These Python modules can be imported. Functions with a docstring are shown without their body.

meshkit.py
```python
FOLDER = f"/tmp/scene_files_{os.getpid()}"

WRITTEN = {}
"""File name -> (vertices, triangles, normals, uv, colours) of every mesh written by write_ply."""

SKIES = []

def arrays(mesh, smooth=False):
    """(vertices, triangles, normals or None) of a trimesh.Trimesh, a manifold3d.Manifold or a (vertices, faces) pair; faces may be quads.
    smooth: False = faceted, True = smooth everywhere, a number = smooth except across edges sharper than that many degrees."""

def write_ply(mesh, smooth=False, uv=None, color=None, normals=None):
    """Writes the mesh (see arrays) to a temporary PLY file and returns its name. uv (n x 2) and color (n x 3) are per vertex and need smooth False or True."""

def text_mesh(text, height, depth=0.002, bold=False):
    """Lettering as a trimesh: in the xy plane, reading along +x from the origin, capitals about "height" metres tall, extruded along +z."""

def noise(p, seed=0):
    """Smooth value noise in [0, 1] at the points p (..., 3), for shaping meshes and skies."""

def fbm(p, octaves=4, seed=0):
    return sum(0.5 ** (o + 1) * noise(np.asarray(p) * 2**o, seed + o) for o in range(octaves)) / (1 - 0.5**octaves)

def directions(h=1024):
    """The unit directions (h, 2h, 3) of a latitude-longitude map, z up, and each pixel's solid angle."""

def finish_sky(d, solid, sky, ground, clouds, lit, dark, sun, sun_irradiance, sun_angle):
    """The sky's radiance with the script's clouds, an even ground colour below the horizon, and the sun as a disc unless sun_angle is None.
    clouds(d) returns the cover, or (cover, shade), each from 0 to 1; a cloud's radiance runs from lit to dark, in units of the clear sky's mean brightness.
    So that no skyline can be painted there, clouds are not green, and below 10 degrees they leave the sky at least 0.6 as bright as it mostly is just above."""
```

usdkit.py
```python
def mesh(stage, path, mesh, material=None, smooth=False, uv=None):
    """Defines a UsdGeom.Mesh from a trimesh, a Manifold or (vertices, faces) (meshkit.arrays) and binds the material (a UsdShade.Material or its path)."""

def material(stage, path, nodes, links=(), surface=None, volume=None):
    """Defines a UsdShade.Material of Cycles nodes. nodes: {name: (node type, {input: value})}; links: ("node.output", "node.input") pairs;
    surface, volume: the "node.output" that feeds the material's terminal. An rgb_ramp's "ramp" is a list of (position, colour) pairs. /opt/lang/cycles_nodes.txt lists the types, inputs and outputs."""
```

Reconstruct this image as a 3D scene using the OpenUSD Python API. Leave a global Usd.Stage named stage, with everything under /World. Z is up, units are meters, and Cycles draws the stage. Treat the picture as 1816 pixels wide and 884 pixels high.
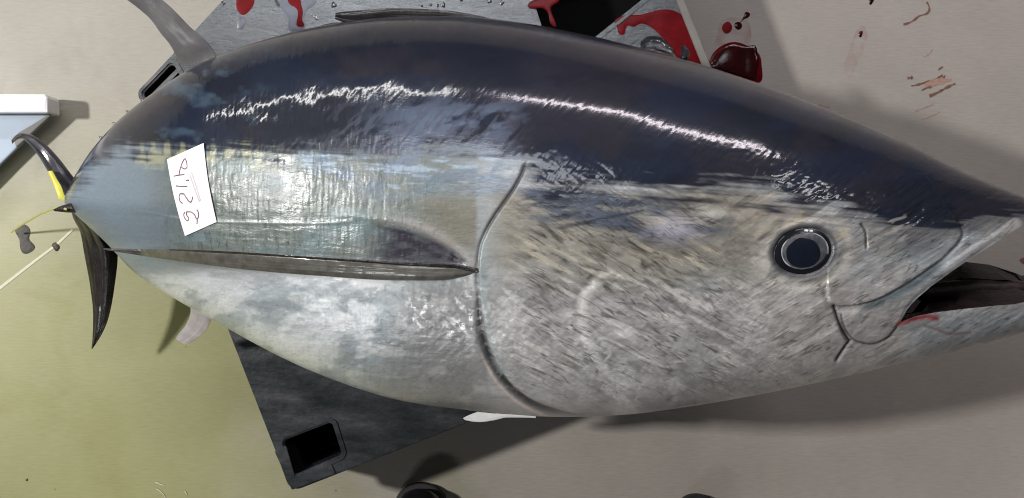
import math, random
import numpy as np
import trimesh, manifold3d
from scipy.interpolate import PchipInterpolator, LinearNDInterpolator
from scipy.spatial import Delaunay
from scipy.ndimage import gaussian_filter1d
import shapely
from shapely.geometry import Polygon, Point, LineString
import usdkit, meshkit
from pxr import Usd, UsdGeom, UsdLux, UsdShade, Sdf, Gf, Vt

stage = Usd.Stage.CreateInMemory()
UsdGeom.SetStageUpAxis(stage, UsdGeom.Tokens.z)
UsdGeom.SetStageMetersPerUnit(stage, 1.0)
UsdGeom.Xform.Define(stage, '/World')
UsdGeom.Scope.Define(stage, '/World/Looks')

# ------------------------------------------------------------------ camera, lamps, exposure
DECK = 0.25                 # top of the pallet deck above the floor
ZM = 0.52                   # the fish's middle plane
DIST = 2.4
H = ZM + DIST               # camera height, looking straight down
cam = UsdGeom.Camera.Define(stage, '/World/camera')
cam.AddTranslateOp().Set(Gf.Vec3d(0, 0, H))
cam.CreateHorizontalApertureAttr(36.0)
cam.CreateVerticalApertureAttr(36.0 * 498 / 1024)
cam.CreateFocalLengthAttr(36.0 * DIST / 1.816)
cam.CreateClippingRangeAttr(Gf.Vec2f(0.05, 100))
cam.CreateExposureAttr(-0.12)


def lamp(name, pos, target, w, h, intensity, color):
    l = UsdLux.RectLight.Define(stage, '/World/' + name)
    z = np.array(pos, float) - np.array(target, float)
    z /= np.linalg.norm(z)
    x = np.array([1.0, 0, 0]) - z[0] * z
    x /= np.linalg.norm(x)
    y = np.cross(z, x)
    l.AddTransformOp().Set(Gf.Matrix4d(*x, 0, *y, 0, *z, 0, *pos, 1))
    l.CreateWidthAttr(w)
    l.CreateHeightAttr(h)
    l.CreateIntensityAttr(intensity)
    l.CreateColorAttr(Gf.Vec3f(*color))
    return l


# ceiling lamps of the market hall
lamp('ceiling_lamp', (-4.6, 0.62, 5.8), (0, 0, 0.3), 0.36, 0.36, 1120.0, (1.0, 0.98, 0.945))
lamp('ceiling_lamp_001', (-0.40, 1.14, 3.3), (-0.40, 1.0, 0), 1.75, 0.46, 9.0, (0.90, 0.94, 1.0))
lamp('ceiling_lamp_002', (-2.20, 1.14, 3.3), (-2.20, 1.0, 0), 1.5, 0.46, 2.0, (0.95, 0.97, 1.0))
lamp('ceiling_lamp_003', (-2.6, 4.2, 3.3), (-0.9, 0, 0.6), 4.4, 0.13, 58.0, (1.0, 0.98, 0.95))
lamp('ceiling_lamp_004', (1.85, 4.2, 3.3), (0.4, 0, 0.6), 3.6, 0.13, 58.0, (1.0, 0.89, 0.95))
lamp('ceiling_lamp_005', (-1.8, -3.5, 3.3), (-0.3, 0, 0.5), 1.0, 0.28, 28.0, (0.97, 0.98, 1.0))
lamp('ceiling_lamp_006', (3.2, 2.1, 3.3), (0.5, 0, 0.6), 0.30, 0.22, 24.0, (1.0, 1.0, 1.0))
lamp('ceiling_lamp_007', (3.75, 2.15, 3.3), (0.5, 0, 0.6), 0.26, 0.22, 24.0, (1.0, 1.0, 1.0))
dome = UsdLux.DomeLight.Define(stage, '/World/ambient_fill')  # uniform ambient fill, added for unseen ceiling and wall bounce
dm = usdkit.material(stage, '/World/Looks/ambient_fill', {'b': ('background_shader', {'color': (0.95, 0.98, 1.0), 'strength': 0.055})}, [], surface='b.background')
UsdShade.MaterialBindingAPI.Apply(dome.GetPrim()).Bind(dm)


# ------------------------------------------------------------------ helpers
def lin(*rgb):
    c = np.asarray(rgb, float) / 255.0
    return np.where(c <= 0.04045, c / 12.92, ((c + 0.055) / 1.055) ** 2.4)


def at(px, py, z):
    """The world point at height z that the photograph shows at pixel (px, py)."""
    s = 0.001 * (H - np.asarray(z, float)) / DIST
    return np.stack(np.broadcast_arrays((np.asarray(px, float) - 908) * s, (442 - np.asarray(py, float)) * s, np.asarray(z, float)), -1)


used = {}


def numbered(path):
    n = used.get(path, 0)
    used[path] = n + 1
    return path if n == 0 else f'{path}_{n:03d}'


def tag(p, label=None, cat=None, group=None, kind=None):
    p = p.GetPrim() if hasattr(p, 'GetPrim') else p
    for k, v in (('label', label), ('category', cat), ('group', group), ('kind', kind)):
        if v:
            p.SetCustomDataByKey(k, v)
    return p


def thing(name, label, cat, group=None):
    path = numbered('/World/' + name)
    x = UsdGeom.Xform.Define(stage, path)
    tag(x, label, cat, group)
    return path


def obj(name, mesh, mat, parent='/World', smooth=False, **t):
    path = numbered(parent + '/' + name)
    m = usdkit.mesh(stage, path, mesh, mat, smooth=smooth)
    tag(m, **t)
    return m


def primvar(m, name, values):
    values = np.asarray(values, np.float32)
    api = UsdGeom.PrimvarsAPI(m)
    if values.ndim == 2:
        api.CreatePrimvar(name, Sdf.ValueTypeNames.Color3fArray, 'vertex').Set(Vt.Vec3fArray.FromNumpy(values))
    else:
        api.CreatePrimvar(name, Sdf.ValueTypeNames.FloatArray, 'vertex').Set(Vt.FloatArray.FromNumpy(values))


def sst(a, b, x):
    t = np.clip((x - a) / (b - a), 0, 1)
    return t * t * (3 - 2 * t)


def mixc(c, new, w):
    return c + (np.asarray(new) - c) * np.asarray(w)[..., None]


def curve(pts, n=200, closed=False):
    """A smooth curve through the points."""
    p = np.asarray(pts, float)
    if closed:
        p = np.vstack([p, p[:1]])
    d = np.r_[0, np.cumsum(np.linalg.norm(np.diff(p, axis=0), axis=1))]
    if closed:
        from scipy.interpolate import CubicSpline
        f = CubicSpline(d, p, bc_type='periodic')
    else:
        f = PchipInterpolator(d, p)
    return f(np.linspace(0, d[-1], n))


def line_dist(P, pts, margin=90, n=120):
    """Distance from the points P to a smooth curve, signed (positive to the right of its direction as seen on the photograph with y down), and the place along it."""
    c = curve(pts, n)
    out = np.full(len(P), 1e6)
    side = np.ones(len(P))
    along = np.zeros(len(P))
    lo, hi = c.min(0) - margin, c.max(0) + margin
    ok = np.nonzero(((P >= lo) & (P <= hi)).all(1))[0]
    from scipy.spatial import cKDTree
    fine = curve(pts, n * 5)
    dist, k = cKDTree(fine).query(P[ok])
    tang = np.gradient(fine, axis=0)
    r = P[ok] - fine[k]
    out[ok] = dist
    side[ok] = np.sign(tang[k, 0] * r[:, 1] - tang[k, 1] * r[:, 0])
    along[ok] = k / (n * 5 - 1)
    return out, side, along


def inside_soft(P, pts, soft=6.0, closed_curve=True):
    """1 inside a smooth closed outline, 0 outside, with an edge of the given softness."""
    c = curve(pts, 160, True) if closed_curve else np.asarray(pts, float)
    poly = Polygon(c).buffer(0)
    lo, hi = c.min(0) - 3 * soft, c.max(0) + 3 * soft
    w = np.zeros(len(P))
    ok = np.nonzero(((P >= lo) & (P <= hi)).all(1))[0]
    ins = shapely.contains_xy(poly, P[ok, 0], P[ok, 1])
    from scipy.spatial import cKDTree
    dense = curve(pts, 900, True) if closed_curve else np.asarray(LineString(np.vstack([c, c[:1]])).segmentize(2).coords)
    d, _ = cKDTree(dense).query(P[ok])
    w[ok] = sst(-soft, soft, np.where(ins, d, -d))
    return w


def streak(P, angle, long, short, seed=0, octaves=3):
    """Noise drawn out along a direction (degrees, y down), about 0.5 on average."""
    a = math.radians(angle)
    u = P[:, 0] * math.cos(a) + P[:, 1] * math.sin(a)
    v = -P[:, 0] * math.sin(a) + P[:, 1] * math.cos(a)
    return meshkit.fbm(np.stack([u / long, v / short, np.full(len(P), 3.7 + seed)], -1), octaves, seed)


def blob(px_pts, z, h, edge=0.01, res=0.004, smooth_outline=True, n=120):
    """A shallow drop of liquid: its outline given on the photograph, lying at height z."""
    c = curve(px_pts, n, True) if smooth_outline else np.asarray(px_pts, float)
    w = at(c[:, 0], c[:, 1], z)[:, :2]
    poly = Polygon(w).buffer(0)
    if poly.geom_type != 'Polygon':
        poly = max(poly.geoms, key=lambda g: g.area)
    ring = np.asarray(poly.exterior.segmentize(res * 1.5).coords)[:-1]
    x0, y0, x1, y1 = poly.bounds
    gx, gy = np.meshgrid(np.arange(x0, x1, res), np.arange(y0, y1, res))
    g = np.stack([gx.ravel(), gy.ravel()], -1)
    g = g[shapely.contains_xy(poly.buffer(-res * 0.4), g[:, 0], g[:, 1])] if len(g) else g
    pts = np.vstack([ring, g])
    tri = Delaunay(pts).simplices
    cen = pts[tri].mean(1)
    tri = tri[shapely.contains_xy(poly, cen[:, 0], cen[:, 1])]
    d = shapely.distance(poly.exterior, shapely.points(pts))
    t = np.clip(d / edge, 0, 1)
    zz = z + 0.0006 + h * np.sqrt(np.clip(1 - (1 - t) ** 2, 0, 1)) * (0.75 + 0.5 * meshkit.noise(np.c_[pts * 40, np.zeros(len(pts))]))
    a, b, cc = pts[tri[:, 0]], pts[tri[:, 1]], pts[tri[:, 2]]
    flip = ((b[:, 0] - a[:, 0]) * (cc[:, 1] - a[:, 1]) - (b[:, 1] - a[:, 1]) * (cc[:, 0] - a[:, 0])) < 0
    tri[flip] = tri[flip][:, ::-1]
    return np.c_[pts, zz], tri


def tube(points, radius, n=10, flat=1.0):
    p = np.asarray(points, float)
    r = np.broadcast_to(radius, len(p))
    t = np.gradient(p, axis=0)
    t /= np.maximum(np.linalg.norm(t, axis=1, keepdims=True), 1e-9)
    up = np.array([0, 0, 1.0])
    s = np.cross(t, up)
    s /= np.maximum(np.linalg.norm(s, axis=1, keepdims=True), 1e-9)
    u = np.cross(s, t)
    a = np.linspace(0, 2 * np.pi, n, endpoint=False)
    v = p[:, None] + r[:, None, None] * (np.cos(a)[None, :, None] * s[:, None] + flat * np.sin(a)[None, :, None] * u[:, None])
    k = len(p)
    v = np.vstack([v.reshape(-1, 3), p[:1], p[-1:]])
    f = []
    for i in range(k - 1):
        for j in range(n):
            a0, a1, b0, b1 = i * n + j, i * n + (j + 1) % n, (i + 1) * n + j, (i + 1) * n + (j + 1) % n
            f += [[a0, a1, b1], [a0, b1, b0]]
    for j in range(n):
        f += [[k * n, (j + 1) % n, j], [k * n + 1, (k - 1) * n + j, (k - 1) * n + (j + 1) % n]]
    m = trimesh.Trimesh(v, f, process=False)
    if m.volume < 0:
        m.invert()
    return m


def blade(side_a, side_b, zfun, thick, n=90, m=24, ridge=0.0, seed=1, wave=0.0):
    """A fin: two edges drawn from root to tip, a lens-shaped section between them; zfun(px, py, s, t) is its height."""
    A, B = curve(side_a, n), curve(side_b, n)
    t = (1 - np.cos(np.linspace(0, np.pi, m))) / 2
    s = np.linspace(0, 1, n)
    P = A[:, None] * (1 - t)[None, :, None] + B[:, None] * t[None, :, None]
    S, T = np.meshgrid(s, t, indexing='ij')
    z = zfun(P[..., 0], P[..., 1], S, T)
    lens = thick * np.sqrt(np.clip(4 * T * (1 - T), 0, 1)) * np.clip((1 - S) * 8, 0, 1) ** 0.5 * (1 - 0.6 * S)
    rays = meshkit.fbm(np.stack([T * 16, S * 2.0, np.full_like(S, seed)], -1), 3, seed) - 0.5
    lens_up = lens / 2 + ridge * rays * np.clip(4 * T * (1 - T), 0, 1)
    zz = z + wave * (meshkit.noise(np.stack([S * 5, T * 1.5, np.full_like(S, seed + 9)], -1), seed) - 0.5)
    top = at(P[..., 0], P[..., 1], zz + lens_up)
    bot = at(P[..., 0], P[..., 1], zz - lens / 2)
    idx = np.arange(n * m).reshape(n, m)
    q = np.stack([idx[:-1, :-1], idx[1:, :-1], idx[1:, 1:], idx[:-1, 1:]], -1).reshape(-1, 4)
    off = n * m
    faces = [q, q[:, ::-1] + off]
    for e in (idx[:, 0], idx[::-1, -1], idx[-1, :], idx[0, ::-1]):
        faces.append(np.stack([e[1:], e[:-1], e[:-1] + off, e[1:] + off], -1))
    f = np.vstack(faces)
    f = np.vstack([f[:, [0, 1, 2]], f[:, [0, 2, 3]]])
    v = np.vstack([top.reshape(-1, 3), bot.reshape(-1, 3)])
    tm = trimesh.Trimesh(v, f, process=False)
    tm.merge_vertices()
    if tm.volume < 0:
        tm.invert()
    return tm


def extrude(poly, z0, z1):
    if poly.is_empty:
        raise ValueError('empty outline')
    if poly.geom_type != 'Polygon':
        return trimesh.util.concatenate([extrude(g, z0, z1) for g in poly.geoms if g.geom_type == 'Polygon' and g.area > 1e-9])
    m = trimesh.creation.extrude_polygon(poly, z1 - z0, engine='earcut')
    m.apply_translation([0, 0, z0])
    return m


def wpoly(px_pts, z):
    w = at(*np.asarray(px_pts, float).T, z)[:, :2]
    return Polygon(w)


def roundp(p, r):
    return p.buffer(-r, quad_segs=6).buffer(r, quad_segs=6)


# ------------------------------------------------------------------ materials
def mat(name, nodes, links, surface='p.BSDF'):
    return usdkit.material(stage, '/World/Looks/' + name, nodes, links, surface=surface)


def simple(name, color, rough=0.4, scale=30, vary=0.25, bump=0.15, dist=0.002, **more):
    c = np.asarray(color, float)
    return mat(name, {
        'g': ('geometry', {}),
        'n': ('noise_texture', {'scale': scale, 'detail': 5, 'roughness': 0.6}),
        'r': ('rgb_ramp', {'ramp': [(0.25, tuple(c * (1 - vary))), (0.75, tuple(np.clip(c * (1 + vary), 0, 0.95)))]}),
        'b': ('bump', {'strength': bump, 'distance': dist}),
        'p': ('principled_bsdf', {'roughness': rough, **more}),
    }, [('g.position', 'n.vector'), ('n.fac', 'r.fac'), ('r.color', 'p.base_color'), ('n.fac', 'b.height'), ('b.normal', 'p.normal')])


M = {}
M['fin_dark'] = simple('fin_dark', lin(86, 84, 78), 0.36, 60, 0.45, 0.35, 0.003, coat_weight=0.5, coat_roughness=0.12)
M['fin_tail'] = simple('fin_tail', lin(58, 56, 62), 0.32, 60, 0.45, 0.35, 0.003, coat_weight=0.5, coat_roughness=0.12)
M['fin_black'] = simple('fin_black', lin(40, 36, 36), 0.3, 45, 0.5, 0.6, 0.006, coat_weight=0.6, coat_roughness=0.1)
M['fin_grey'] = simple('fin_grey', lin(108, 106, 106), 0.42, 35, 0.25, 0.35, 0.003, coat_weight=0.25, coat_roughness=0.2)
M['fin_pale'] = simple('fin_pale', lin(178, 171, 171), 0.45, 60, 0.12, 0.4, 0.003, coat_weight=0.2)
M['fin_white'] = simple('fin_white', lin(205, 205, 208), 0.45, 60, 0.1, 0.3, 0.003)
M['paper'] = simple('paper', lin(236, 232, 232), 0.7, 25, 0.03, 0.1, 0.001)
M['ink'] = simple('ink', lin(122, 96, 108), 0.7, 400, 0.35, 0.0)
M['ink_faint'] = simple('ink_faint', lin(196, 186, 190), 0.7, 300, 0.1, 0.0)
M['yellow'] = simple('yellow', lin(206, 200, 62), 0.35, 60, 0.15, 0.1)
M['yellow_strap'] = simple('yellow_strap', lin(186, 184, 110), 0.4, 60, 0.15, 0.1)
M['tub'] = simple('tub', lin(226, 224, 226), 0.35, 8, 0.06, 0.05, coat_weight=0.2)
M['tub_side'] = simple('tub_side', lin(150, 166, 184), 0.4, 6, 0.12, 0.05)
M['rubber'] = simple('rubber', lin(20, 20, 22), 0.35, 60, 0.3, 0.2)
M['rubber_blue'] = simple('rubber_blue', lin(16, 18, 38), 0.35, 60, 0.3, 0.2)
M['rubber_sole'] = simple('rubber_sole', lin(26, 26, 30), 0.6, 60, 0.3, 0.2)
M['blood_wet'] = simple('blood_wet', lin(88, 8, 14), 0.22, 40, 0.35, 0.08, 0.002, specular_ior_level=0.1)
M['blood_red'] = simple('blood_red', lin(108, 14, 20), 0.5, 40, 0.3, 0.05, 0.002, specular_ior_level=0.1)
M['blood_clot'] = simple('blood_clot', lin(44, 5, 7), 0.16, 30, 0.6, 0.2, 0.003, specular_ior_level=0.3)
M['blood_dry'] = simple('blood_dry', lin(104, 72, 60), 0.6, 200, 0.45, 0.2, 0.001)
M['blood_pale'] = simple('blood_pale', lin(150, 120, 108), 0.5, 120, 0.2, 0.1, 0.001)
M['pink_wash'] = mat('pink_wash', {
    'g': ('geometry', {}),
    'n': ('noise_texture', {'scale': 22, 'detail': 4, 'roughness': 0.6}),
    'f': ('map_range', {'from_min': 0.42, 'from_max': 0.72, 'to_min': 0.0, 'to_max': 0.4, 'clamp': True}),
    't': ('transparent_bsdf', {'color': (1, 1, 1)}),
    'd': ('principled_bsdf', {'base_color': tuple(lin(170, 112, 102)), 'roughness': 0.4}),
    'm': ('mix_closure', {}),
}, [('g.position', 'n.vector'), ('n.fac', 'f.value'), ('f.result', 'm.fac'), ('t.BSDF', 'm.closure1'), ('d.BSDF', 'm.closure2')], surface='m.closure')
M['drop_dark'] = simple('drop_dark', lin(48, 50, 62), 0.1, 60, 0.2, 0.0, coat_weight=1.0)
M['drop_grey'] = simple('drop_grey', lin(92, 96, 108), 0.3, 60, 0.2, 0.0)
M['nub'] = simple('nub', lin(16, 18, 28), 0.4, 60, 0.3, 0.2, specular_ior_level=0.3)
M['gel'] = mat('gel', {'p': ('principled_bsdf', {'base_color': (0.9, 0.88, 0.9), 'roughness': 0.02, 'transmission_weight': 1.0, 'ior': 1.36})}, [])
M['dirt'] = simple('dirt', lin(52, 48, 38), 0.5, 90, 0.6, 0.4, 0.003)
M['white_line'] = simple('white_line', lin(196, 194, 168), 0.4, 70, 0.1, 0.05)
M['paint_black'] = simple('paint_black', lin(26, 28, 34), 0.35, 70, 0.2, 0.0)
M['mouth'] = simple('mouth', lin(24, 14, 16), 0.5, 40, 0.6, 0.5, 0.006, specular_ior_level=0.25)
M['tongue'] = simple('tongue', lin(46, 32, 33), 0.45, 30, 0.5, 0.5, 0.006, specular_ior_level=0.3)
M['tooth'] = simple('tooth', lin(190, 182, 170), 0.3, 60, 0.1, 0.0)
M['eye_rim'] = simple('eye_rim', lin(20, 21, 27), 0.25, 60, 0.4, 0.1, coat_weight=0.8, coat_roughness=0.04)
M['eye_pupil'] = simple('eye_pupil', lin(14, 20, 34), 0.25, 60, 0.2, 0.0, coat_weight=1.0, coat_roughness=0.03)
M['eye_iris'] = simple('eye_iris', lin(92, 93, 97), 0.22, 70, 0.75, 0.3, 0.002, metallic=0.2, coat_weight=1.0, coat_roughness=0.03)
M['eye_edge'] = mat('eye_edge', {
    'g': ('geometry', {}),
    'n': ('noise_texture', {'scale': 26, 'detail': 3, 'roughness': 0.55}),
    'r': ('rgb_ramp', {'ramp': [(0.46, tuple(lin(34, 35, 40))), (0.62, tuple(lin(176, 176, 178)))]}),
    'p': ('principled_bsdf', {'roughness': 0.2, 'coat_weight': 0.7, 'coat_roughness': 0.05}),
}, [('g.position', 'n.vector'), ('n.fac', 'r.fac'), ('r.color', 'p.base_color')])

# grey plastic of the pallet: scuffed, wet
M['pallet'] = mat('pallet', {
    'g': ('geometry', {}),
    'm': ('mapping', {'scale': (9, 26, 9), 'rotation': (0, 0, 0.37)}),
    'n': ('noise_texture', {'scale': 1.0, 'detail': 8, 'roughness': 0.72, 'distortion': 0.0}),
    'n2': ('noise_texture', {'scale': 60, 'detail': 4, 'roughness': 0.6}),
    'r': ('rgb_ramp', {'ramp': [(0.36, tuple(lin(22, 28, 30))), (0.5, tuple(lin(32, 36, 40))), (0.60, tuple(lin(40, 41, 47))), (0.74, tuple(lin(60, 58, 66)))]}),
    'rr': ('map_range', {'from_min': 0.3, 'from_max': 0.7, 'to_min': 0.18, 'to_max': 0.34}),
    'ad': ('math', {'math_type': 'multiply_add', 'value2': 0.5}),
    'b': ('bump', {'strength': 0.3, 'distance': 0.003}),
    'p': ('principled_bsdf', {'ior': 1.9}),
}, [('g.position', 'm.vector'), ('m.vector', 'n.vector'), ('g.position', 'n2.vector'), ('n.fac', 'r.fac'), ('r.color', 'p.base_color'), ('n.fac', 'rr.value'), ('rr.result', 'p.roughness'),
    ('n2.fac', 'ad.value1'), ('n.fac', 'ad.value3'), ('ad.value', 'b.height'), ('b.normal', 'p.normal')])
M['pallet_dark'] = simple('pallet_dark', lin(5, 5, 7), 0.6, 20, 0.3, 0.1, specular_ior_level=0.1)  # near black, so the pallet openings look unlit
M['pallet_rim'] = simple('pallet_rim', lin(112, 108, 104), 0.5, 20, 0.2, 0.1)

# epoxy floor: taupe, blending to yellow-green at the lower left, wet sheen
M['floor'] = mat('floor', {
    'g': ('geometry', {}),
    'x': ('separate_xyz', {}),
    'n': ('noise_texture', {'scale': 2.2, 'detail': 4, 'roughness': 0.55}),
    'n2': ('noise_texture', {'scale': 160, 'detail': 3, 'roughness': 0.6}),
    'mp': ('mapping', {'scale': (40, 300, 40)}),
    'n3': ('noise_texture', {'scale': 1.0, 'detail': 3, 'roughness': 0.6}),
    'ma': ('math', {'math_type': 'multiply_add', 'value2': 1.3, 'value3': -0.65}),
    'ms': ('math', {'math_type': 'add'}),
    'mr': ('map_range', {'range_type': 'smoothstep', 'from_min': -0.85, 'from_max': -0.05, 'to_min': 1.0, 'to_max': 0.0, 'clamp': True}),
    'my': ('map_range', {'range_type': 'smoothstep', 'from_min': -0.15, 'from_max': 0.42, 'to_min': 1.0, 'to_max': 0.15, 'clamp': True}),
    'mm': ('math', {'math_type': 'multiply'}),
    'c1': ('mix_color', {'a': tuple(lin(150, 143, 136)), 'b': tuple(lin(139, 138, 86))}),
    'mot': ('map_range', {'from_min': 0.25, 'from_max': 0.75, 'to_min': 0.84, 'to_max': 1.12}),
    'nr': ('noise_texture', {'scale': 5.5, 'detail': 5, 'roughness': 0.6, 'distortion': 0.5}),
    'gr': ('map_range', {'from_min': 0.35, 'from_max': 0.65, 'to_min': 0.22, 'to_max': 0.5}),
    'vo': ('voronoi_texture', {'scale': 11.0}),
    'vs': ('map_range', {'from_min': 0.02, 'from_max': 0.045, 'to_min': 0.62, 'to_max': 1.0, 'clamp': True}),
    'mul2': ('math', {'math_type': 'multiply'}),
    'fin': ('map_range', {'from_min': 0.25, 'from_max': 0.75, 'to_min': 0.90, 'to_max': 1.10}),
    'mul': ('math', {'math_type': 'multiply'}),
    'vm': ('vector_math', {'vector_math_type': 'scale'}) if False else ('mix_color', {'blend_type': 'multiply', 'fac': 1.0}),
    'cc': ('combine_xyz', {}),
    'b': ('bump', {'strength': 0.12, 'distance': 0.001}),
    'p': ('principled_bsdf', {'roughness': 0.5, 'coat_weight': 0.5, 'coat_roughness': 0.36}),
}, [('g.position', 'x.vector'), ('g.position', 'n.vector'), ('g.position', 'n2.vector'), ('g.position', 'mp.vector'), ('mp.vector', 'n3.vector'),
    ('n.fac', 'ma.value1'), ('x.x', 'ms.value1'), ('ma.value', 'ms.value2'), ('ms.value', 'mr.value'), ('x.y', 'my.value'), ('mr.result', 'mm.value1'), ('my.result', 'mm.value2'), ('mm.value', 'c1.fac'),
    ('n.fac', 'mot.value'), ('n3.fac', 'fin.value'), ('mot.result', 'mul.value1'), ('fin.result', 'mul.value2'),
    ('g.position', 'vo.vector'), ('vo.distance', 'vs.value'), ('mul.value', 'mul2.value1'), ('vs.result', 'mul2.value2'), ('mul2.value', 'cc.x'), ('mul2.value', 'cc.y'), ('mul2.value', 'cc.z'), ('c1.result', 'vm.a'), ('cc.vector', 'vm.b'), ('vm.result', 'p.base_color'),
    ('g.position', 'nr.vector'), ('nr.fac', 'gr.value'), ('gr.result', 'p.coat_roughness'), ('n2.fac', 'b.height'), ('b.normal', 'p.normal')])

# wet skin of the tuna: colour, silver and gloss come from the mesh
def grain(tag_, angle, long, short, width, seed):
    """Nodes for thin broken hairlines drawn out along a direction on the skin; returns (nodes, links, output)."""
    t = tag_
    nodes = {
        t + 'm': ('mapping', {'mapping_type': 'texture', 'rotation': (0, 0, math.radians(angle)), 'scale': (long, short, 0.06), 'location': (seed, seed * 0.7, 0)}),
        t + 'n': ('noise_texture', {'scale': 1.0, 'detail': 1.5, 'roughness': 0.5, 'distortion': 0.25}),
        t + 's': ('math', {'math_type': 'subtract', 'value2': 0.5}),
        t + 'a': ('math', {'math_type': 'absolute'}),
        t + 'r': ('map_range', {'range_type': 'smoothstep', 'from_min': 0.0, 'from_max': width, 'to_min': 1.0, 'to_max': 0.0, 'clamp': True}),
        t + 'm2': ('mapping', {'mapping_type': 'texture', 'rotation': (0, 0, math.radians(angle)), 'scale': (long * 0.45, short * 2.2, 0.06), 'location': (seed + 3, seed, 0)}),
        t + 'n2': ('noise_texture', {'scale': 1.0, 'detail': 2}),
        t + 'r2': ('map_range', {'range_type': 'smoothstep', 'from_min': 0.45, 'from_max': 0.60, 'to_min': 0.0, 'to_max': 1.0, 'clamp': True}),
        t + 'x': ('math', {'math_type': 'multiply'}),
        t + 'at': ('attribute', {'attribute': 'grain_' + t}),
        t + 'y': ('math', {'math_type': 'multiply'}),
    }
    links = [('g.position', t + 'm.vector'), (t + 'm.vector', t + 'n.vector'), (t + 'n.fac', t + 's.value1'), (t + 's.value', t + 'a.value1'), (t + 'a.value', t + 'r.value'),
             ('g.position', t + 'm2.vector'), (t + 'm2.vector', t + 'n2.vector'), (t + 'n2.fac', t + 'r2.value'), (t + 'r.result', t + 'x.value1'), (t + 'r2.result', t + 'x.value2'),
             (t + 'x.value', t + 'y.value1'), (t + 'at.fac', t + 'y.value2')]
    return nodes, links, t + 'y.value'


skin_nodes = {
    'c': ('attribute', {'attribute': 'skin_color'}),
    's': ('attribute', {'attribute': 'silver'}),
    'ro': ('attribute', {'attribute': 'skin_rough'}),
    'g': ('geometry', {}),
    'mp': ('mapping', {'scale': (70, 260, 260), 'rotation': (0, 0, 0.45)}),
    'n': ('noise_texture', {'scale': 1.0, 'detail': 4, 'roughness': 0.6, 'distortion': 0.4}),
    'n2': ('noise_texture', {'scale': 420, 'detail': 2, 'roughness': 0.5}),
    'ad': ('math', {'math_type': 'multiply_add', 'value2': 0.25}),
    'w': ('attribute', {'attribute': 'wet_rough'}),
    're': ('attribute', {'attribute': 'relief'}),
    'b': ('bump', {'distance': 0.0016}),
    'p': ('principled_bsdf', {'coat_weight': 0.8, 'specular_ior_level': 0.18}),
}
skin_links = [('s.fac', 'p.metallic'), ('ro.fac', 'p.roughness'), ('g.position', 'mp.vector'), ('mp.vector', 'n.vector'), ('g.position', 'n2.vector'),
              ('n2.fac', 'ad.value1'), ('n.fac', 'ad.value3'), ('ad.value', 'b.height'), ('re.fac', 'b.strength'), ('w.fac', 'p.coat_roughness'), ('b.normal', 'p.normal'), ('b.normal', 'p.coat_normal')]
last = 'c.color'
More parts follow.
